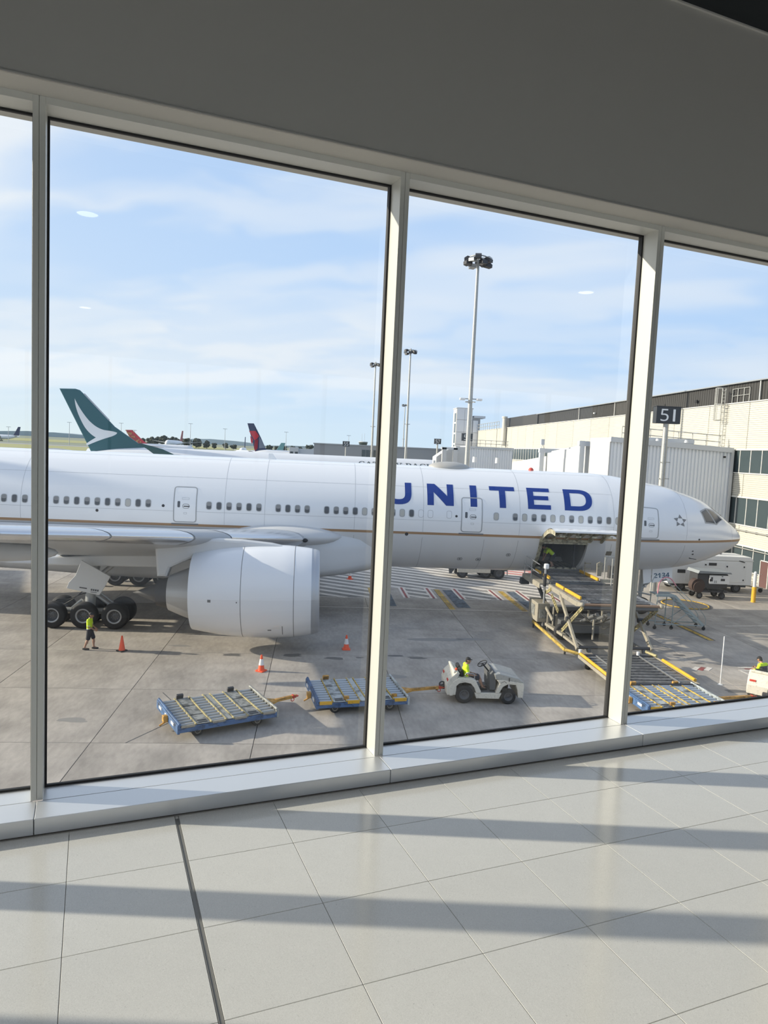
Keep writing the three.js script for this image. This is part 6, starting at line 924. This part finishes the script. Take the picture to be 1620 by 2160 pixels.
// ------------------------------------------------------------------ people: smooth implicit bodies meshed with surface nets
const PMt = { skin: M(rgb(0.36, 0.20, 0.13), 0.6), skinB: M(rgb(0.24, 0.13, 0.085), 0.6), lime: M(rgb(0.62, 0.86, 0.02), 0.7), band: M(rgb(0.62, 0.66, 0.58), 0.45), navy: M(rgb(0.022, 0.024, 0.036), 0.8), blackCloth: M(rgb(0.014, 0.014, 0.016), 0.8), shoe: M(rgb(0.012, 0.012, 0.013), 0.6), hair: M(rgb(0.02, 0.016, 0.013), 0.8), capGrey: M(rgb(0.05, 0.05, 0.055), 0.8), overall: M(rgb(0.06, 0.065, 0.075), 0.8) };
function surfaceNets(f, lo, hi, cell) {
  const n = [0, 1, 2].map((k) => Math.ceil((hi[k] - lo[k]) / cell) + 2), N = n[0] * n[1] * n[2], val = new Float32Array(N), id = (i, j, k) => (k * n[1] + j) * n[0] + i, vid = new Int32Array(N).fill(-1), pos = [], ix = [];
  for (let k = 0; k < n[2]; k++) for (let j = 0; j < n[1]; j++) for (let i = 0; i < n[0]; i++) val[id(i, j, k)] = f(lo[0] + i * cell, lo[1] + j * cell, lo[2] + k * cell);
  const C = [[0, 0, 0], [1, 0, 0], [0, 1, 0], [1, 1, 0], [0, 0, 1], [1, 0, 1], [0, 1, 1], [1, 1, 1]], E = [[0, 1], [2, 3], [4, 5], [6, 7], [0, 2], [1, 3], [4, 6], [5, 7], [0, 4], [1, 5], [2, 6], [3, 7]];
  for (let k = 0; k < n[2] - 1; k++) for (let j = 0; j < n[1] - 1; j++) for (let i = 0; i < n[0] - 1; i++) {
    const v = C.map((c) => val[id(i + c[0], j + c[1], k + c[2])]); let m = 0; for (const x of v) m += x < 0 ? 1 : 0; if (m === 0 || m === 8) continue;
    let s = [0, 0, 0], c = 0; for (const [a, b] of E) if (v[a] < 0 !== v[b] < 0) { const t = v[a] / (v[a] - v[b]); for (let q = 0; q < 3; q++) s[q] += lerp(C[a][q], C[b][q], t); c++; }
    vid[id(i, j, k)] = pos.length / 3; pos.push(lo[0] + (i + s[0] / c) * cell, lo[1] + (j + s[1] / c) * cell, lo[2] + (k + s[2] / c) * cell);
  }
  const quad = (a, b, c, d, flip) => { if (a < 0 || b < 0 || c < 0 || d < 0) return; if (flip) ix.push(a, c, b, a, d, c); else ix.push(a, b, c, a, c, d); };
  for (let k = 1; k < n[2] - 1; k++) for (let j = 1; j < n[1] - 1; j++) for (let i = 1; i < n[0] - 1; i++) {
    const s = val[id(i, j, k)] < 0;
    if (s !== val[id(i + 1, j, k)] < 0) quad(vid[id(i, j - 1, k - 1)], vid[id(i, j, k - 1)], vid[id(i, j, k)], vid[id(i, j - 1, k)], !s);
    if (s !== val[id(i, j + 1, k)] < 0) quad(vid[id(i - 1, j, k - 1)], vid[id(i, j, k - 1)], vid[id(i, j, k)], vid[id(i - 1, j, k)], s);
    if (s !== val[id(i, j, k + 1)] < 0) quad(vid[id(i - 1, j - 1, k)], vid[id(i, j - 1, k)], vid[id(i, j, k)], vid[id(i - 1, j, k)], !s);
  }
  const g = new THREE.BufferGeometry(); g.setAttribute('position', new THREE.Float32BufferAttribute(pos, 3)); g.setIndex(ix); g.computeVertexNormals(); return g;
}
function blob(caps, k, cell, clips = []) {                   // caps: [ax, ay, az, bx, by, bz, ra, rb]; clips: [point, normal] keep the side the normal points away from
  const lo = [1e9, 1e9, 1e9], hi = [-1e9, -1e9, -1e9];
  for (const c of caps) for (let q = 0; q < 3; q++) { const r = Math.max(c[6], c[7]) + k + cell * 2; lo[q] = Math.min(lo[q], c[q] - r, c[q + 3] - r); hi[q] = Math.max(hi[q], c[q] + r, c[q + 3] + r); }
  const pre = caps.map((c) => { const dx = c[3] - c[0], dy = c[4] - c[1], dz = c[5] - c[2]; return [...c, dx, dy, dz, 1 / Math.max(1e-9, dx * dx + dy * dy + dz * dz)]; });
  return surfaceNets((x, y, z) => {
    let d = 1e3;
    for (const c of pre) { const px = x - c[0], py = y - c[1], pz = z - c[2], h = clamp((px * c[8] + py * c[9] + pz * c[10]) * c[11], 0, 1), qx = px - c[8] * h, qy = py - c[9] * h, qz = pz - c[10] * h, e = Math.sqrt(qx * qx + qy * qy + qz * qz) - (c[6] + (c[7] - c[6]) * h); if (e - d > k) continue; const m = clamp(0.5 + (0.5 * (d - e)) / k, 0, 1); d = lerp(d, e, m) - k * m * (1 - m); }
    for (const [p, nn] of clips) d = Math.max(d, (x - p[0]) * nn[0] + (y - p[1]) * nn[1] + (z - p[2]) * nn[2]);
    return d;
  }, lo, hi, cell);
}
const cap = (a, b, ra, rb = ra) => [...a, ...b, ra, rb];
const vadd = (a, b, s = 1) => [a[0] + b[0] * s, a[1] + b[1] * s, a[2] + b[2] * s], vsub = (a, b) => [a[0] - b[0], a[1] - b[1], a[2] - b[2]], vlen = (a) => Math.hypot(...a), vn = (a) => { const l = vlen(a); return a.map((x) => x / l); }, vmix = (a, b, t) => a.map((x, i) => lerp(x, b[i], t)), vx = (a, b) => [a[1] * b[2] - a[2] * b[1], a[2] * b[0] - a[0] * b[2], a[0] * b[1] - a[1] * b[0]];
function hand(w, dir, inward) {                               // palm and five curled fingers at wrist w
  const d = vn(dir), s = vn(vx(d, inward)), n = vn(vx(s, d)), o = [];
  for (const q of [-0.026, -0.009, 0.009, 0.026]) o.push(cap(vadd(w, s, q * 0.6), vadd(vadd(w, d, 0.085), s, q), 0.017, 0.0145));
  [[-0.029, 0.056], [-0.010, 0.068], [0.010, 0.074], [0.029, 0.066]].forEach(([q, L]) => { const a = vadd(vadd(w, d, 0.085), s, q), b = vadd(vadd(a, d, L * 0.5), n, L * 0.16), c = vadd(vadd(b, d, L * 0.34), n, L * 0.36); o.push(cap(a, b, 0.0095, 0.009), cap(b, c, 0.009, 0.0078)); });
  const t0 = vadd(vadd(w, d, 0.022), s, 0.024), t1 = vadd(vadd(vadd(t0, d, 0.035), s, 0.03), n, 0.014), t2 = vadd(vadd(vadd(t1, d, 0.03), s, 0.006), n, 0.014); o.push(cap(t0, t1, 0.0125, 0.011), cap(t1, t2, 0.011, 0.009));
  return blob(o, 0.006, 0.004);
}
function person(label, pos, turn, J, o) {
  const t = thing('person', label, 'person', pos, turn), sc = o.scale || 1; t.scale.setScalar(sc);
  const up = vn(vsub(J.neck, J.pelvis)), H = J.head, f = vn(o.look || [1, 0, 0]), side = vn(vx(f, o.headUp || [0, 1, 0])), hu = vn(vx(side, f)), hp = (a, b, c) => vadd(vadd(vadd(H, f, a), hu, b), side, c);
  const limbs = [];
  for (const k of ['R', 'L']) {
    limbs.push(cap(J['sh' + k], J['el' + k], 0.05, 0.04), cap(J['el' + k], J['wr' + k], 0.041, 0.027), cap(J['hip' + k], J['kn' + k], 0.085, 0.058), cap(J['kn' + k], vmix(J['kn' + k], J['an' + k], 0.4), 0.056, 0.056), cap(vmix(J['kn' + k], J['an' + k], 0.35), J['an' + k], 0.057, 0.036), cap(J['an' + k], J['toe' + k], 0.036, 0.03));
  }
  const trunk = [cap(J.pelvis, J.chest, 0.11, 0.115), cap(vadd(J.shR, up, -0.02), vadd(J.shL, up, -0.02), 0.062), cap(J.chest, J.neck, 0.1, 0.056), cap(J.neck, hp(-0.012, -0.06, 0), 0.055, 0.055)];
  const body = [blob([...trunk, ...limbs], 0.035, 0.0125)];
  body.push(blob([cap(J.neck, hp(-0.02, -0.05, 0), 0.054, 0.056), cap(hp(-0.018, 0.035, 0), hp(0.012, 0.03, 0), 0.083, 0.078), cap(hp(0.02, -0.02, 0), hp(0.048, -0.085, 0), 0.062, 0.036), cap(hp(0.086, 0.02, 0), hp(0.106, -0.026, 0), 0.011, 0.015), cap(hp(0.075, 0.034, -0.03), hp(0.075, 0.034, 0.03), 0.016), cap(hp(0.078, -0.06, -0.016), hp(0.078, -0.06, 0.016), 0.012), cap(hp(-0.01, 0.018, 0.082), hp(-0.012, -0.022, 0.08), 0.014), cap(hp(-0.01, 0.018, -0.082), hp(-0.012, -0.022, -0.08), 0.014)], 0.016, 0.0055));
  for (const k of ['R', 'L']) body.push(hand(J['wr' + k], o['hand' + k] || vsub(J['wr' + k], J['el' + k]), [0, k === 'R' ? 0.2 : 0.2, k === 'R' ? -1 : 1]));
  part(t, 'body', body, o.skin || PMt.skin);
  for (const s of [-1, 1]) part(t, 'eye', place(new THREE.SphereGeometry(0.009, 8, 6), ...hp(0.083, 0.016, 0.03 * s)), PMt.shoe);
  // shirt or vest with short or long sleeves
  const hem = vadd(J.pelvis, up, o.hem ?? -0.02), zr = vn(vsub(J.shR, J.shL)), torso = [];
  for (const q of [-0.075, 0, 0.075]) torso.push(cap(vadd(vadd(J.pelvis, up, -0.1), zr, q * 0.95), vadd(J.chest, zr, q * 1.15), 0.105, 0.112));
  torso.push(cap(vadd(J.shR, up, -0.02), vadd(J.shL, up, -0.02), 0.078), cap(J.chest, vadd(J.neck, up, -0.03), 0.11, 0.072));
  const sl = o.sleeve ?? 0.8, sleeves = ['R', 'L'].flatMap((k) => (sl > 1 ? [cap(J['sh' + k], J['el' + k], 0.074, 0.06), cap(J['el' + k], vmix(J['el' + k], J['wr' + k], sl - 1), 0.06, 0.047)] : [cap(J['sh' + k], vmix(J['sh' + k], J['el' + k], sl), 0.074, 0.068)]));
  part(t, 'shirt', blob([...torso, ...sleeves], 0.03, 0.0125, [[hem, vadd([0, 0, 0], up, -1)], [vadd(J.neck, up, 0.012), up]]), PMt.lime, 'lime high-visibility shirt');
  const grow = (c, e) => c.map((x, i) => (i > 5 ? x + e : x)), ringClip = (p, n, w) => [[vadd(p, n, w), n], [vadd(p, n, -w), vadd([0, 0, 0], n, -1)]];
  if (o.band !== false) part(t, 'reflective_band', blob(torso.map((c) => grow(c, 0.004)), 0.03, 0.0125, ringClip(vadd(hem, up, 0.05), up, 0.032)), PMt.band);
  if (o.overall) part(t, 'overall', blob(torso.map((c) => grow(c, 0.008)), 0.03, 0.0125, [[hem, vadd([0, 0, 0], up, -1)], [vadd(J.chest, up, 0.06), up]]), PMt.overall, 'dark bib overall');
  for (const k of ['R', 'L']) if (o.armBand !== false) { const a = J['sh' + k], b = J['el' + k], n = vn(vsub(b, a)), c = vmix(a, b, Math.min(sl, 0.95)); part(t, 'sleeve_band', blob([cap(a, b, 0.078, 0.071)], 0.02, 0.0125, ringClip(c, n, 0.018)), PMt.band); }
  // shorts or trousers, shoes
  const ext = o.trousers ? 1 : 0.88, legs = [cap(vadd(J.pelvis, zr, -0.07), vadd(J.pelvis, zr, 0.07), 0.118)];
  for (const k of ['R', 'L']) { legs.push(cap(J['hip' + k], vmix(J['hip' + k], J['kn' + k], ext), 0.108, o.trousers ? 0.08 : 0.096)); if (o.trousers) legs.push(cap(J['kn' + k], J['an' + k], 0.08, 0.062)); }
  part(t, o.trousers ? 'trousers' : 'shorts', blob(legs, 0.03, 0.0125, [[vadd(J.pelvis, up, 0.1), up]]), o.pants || PMt.navy);
  for (const k of ['R', 'L']) { const fd = vn(vsub(J['toe' + k], J['an' + k])), a = J['an' + k], flat_ = vn([fd[0], fd[1] * 0.3, fd[2]]), heel = vadd([a[0], J['toe' + k][1] + (a[1] - J['toe' + k][1]) * 0.15, a[2]], flat_, -0.05); part(t, 'shoe', blob([cap(heel, J['toe' + k], 0.046, 0.042), cap(vadd(a, [0, -0.015, 0]), vmix(heel, J['toe' + k], 0.35), 0.05, 0.046)], 0.02, 0.009, [[[0, Math.min(heel[1], J['toe' + k][1]) - 0.036, 0], [0, -1, 0]]]), PMt.shoe); }
  part(t, 'hair', blob([cap(hp(-0.03, 0.03, 0), hp(-0.045, -0.03, 0), 0.082, 0.064)], 0.02, 0.008, [[hp(0.02, 0, 0), f]]), PMt.hair);
  const hat = part(t, 'cap', blob([cap(hp(-0.016, 0.052, 0), hp(0.01, 0.047, 0), 0.092, 0.086)], 0.02, 0.0075, [[hp(0, 0.04, 0), vadd([0, 0, 0], hu, -1)]]), o.hat || PMt.capGrey);
  part(hat, 'brim', blob([cap(hp(0.075, 0.048, -0.03), hp(0.14, 0.038, -0.02), 0.03, 0.022), cap(hp(0.075, 0.048, 0.03), hp(0.14, 0.038, 0.02), 0.03, 0.022)], 0.02, 0.0065, [[hp(0, 0.056, 0), hu], [hp(0, 0.042, 0), vadd([0, 0, 0], hu, -1)]]), o.hat || PMt.capGrey);
  return t;
}
person('worker in lime shirt, navy shorts and cap walking past the main wheels', [-9.95, 0, -32.3], 0.05, {
  pelvis: [0, 0.93, 0], chest: [-0.01, 1.26, 0], neck: [0.02, 1.43, 0], head: [0.06, 1.555, 0], shR: [-0.01, 1.375, 0.185], elR: [0.0, 1.09, 0.23], wrR: [0.24, 0.95, 0.17], shL: [-0.01, 1.375, -0.185], elL: [0.02, 1.1, -0.23], wrL: [0.2, 0.95, -0.18],
  hipR: [0, 0.89, 0.09], knR: [-0.05, 0.48, 0.1], anR: [-0.2, 0.1, 0.1], toeR: [-0.02, 0.042, 0.11], hipL: [0, 0.89, -0.09], knL: [0.14, 0.5, -0.09], anL: [0.15, 0.1, -0.1], toeL: [0.32, 0.042, -0.1],
}, { look: [1, -0.12, 0], sleeve: 0.85 });
{ // seated driver of the first tractor
  const z = 0.28, q = ([x, y, w]) => [x, y, w];
  const t = person('driver in lime shirt and dark cap seated at the wheel of the tow tractor', [T1[0], 0, T1[2]], -1.5 * R, Object.fromEntries(Object.entries({
    pelvis: [-0.60, 0.92, z], chest: [-0.66, 1.25, z], neck: [-0.62, 1.43, z], head: [-0.57, 1.56, z], shR: [-0.65, 1.37, z + 0.185], elR: [-0.58, 1.08, z + 0.24], wrR: [-0.34, 1.02, z + 0.16], shL: [-0.65, 1.37, z - 0.185], elL: [-0.58, 1.08, z - 0.24], wrL: [-0.35, 1.02, z - 0.14],
    hipR: [-0.55, 0.89, z + 0.09], knR: [-0.14, 0.93, z + 0.12], anR: [0.02, 0.55, z + 0.11], toeR: [0.17, 0.49, z + 0.11], hipL: [-0.55, 0.89, z - 0.09], knL: [-0.12, 0.93, z - 0.1], anL: [0.06, 0.55, z - 0.1], toeL: [0.2, 0.49, z - 0.1],
  }).map(([k, v]) => [k, q(v)])), { look: [1, -0.05, 0.1], sleeve: 0.72, skin: PMt.skin, hat: PMt.blackCloth }); void t;
}
person('worker in lime vest bending over inside the open cargo hold', [14.32, 2.9, -41.5], Math.PI, {
  pelvis: [0.0, 0.74, 0], chest: [0.28, 0.98, 0], neck: [0.42, 1.09, 0], head: [0.55, 1.15, 0], shR: [0.37, 1.0, 0.185], elR: [0.46, 0.74, 0.22], wrR: [0.5, 0.5, 0.15], shL: [0.37, 1.0, -0.185], elL: [0.48, 0.75, -0.22], wrL: [0.56, 0.52, -0.16],
  hipR: [-0.02, 0.70, 0.09], knR: [0.12, 0.40, 0.12], anR: [-0.1, 0.09, 0.12], toeR: [0.07, 0.042, 0.13], hipL: [-0.02, 0.70, -0.09], knL: [0.16, 0.40, -0.12], anL: [0.06, 0.09, -0.12], toeL: [0.23, 0.042, -0.12],
}, { look: [1, -0.45, 0], headUp: [0.4, 1, 0], sleeve: 0.6, armBand: false, scale: 1.1 });
{
  const z = 0.0;
  person('worker in lime jacket, dark overall and cap seated on the frame-edge tractor, looking down', [18.66, 0, -27.2], 112 * R, {
    pelvis: [0, 0.95, z], chest: [0.03, 1.27, z], neck: [0.10, 1.45, z], head: [0.19, 1.55, z], shR: [0.04, 1.38, z + 0.19], elR: [0.14, 1.10, z + 0.24], wrR: [0.38, 1.14, z + 0.12], shL: [0.04, 1.38, z - 0.19], elL: [0.12, 1.10, z - 0.24], wrL: [0.37, 1.12, z - 0.12],
    hipR: [0.02, 0.92, z + 0.09], knR: [0.36, 0.90, z + 0.10], anR: [0.36, 0.55, z + 0.1], toeR: [0.5, 0.49, z + 0.1], hipL: [0.02, 0.92, z - 0.09], knL: [0.36, 0.90, z - 0.1], anL: [0.36, 0.55, z - 0.1], toeL: [0.5, 0.49, z - 0.1],
  }, { look: [0.9, -0.5, 0], headUp: [0.4, 1, 0], sleeve: 1.6, trousers: true, overall: true, pants: PMt.overall, hat: PMt.blackCloth });
}
scene.traverse((o) => { if (o.isMesh && !/^glass_pane|^sky/.test(o.name)) { o.castShadow = true; o.receiveShadow = true; } });
renderer.render(scene, camera);
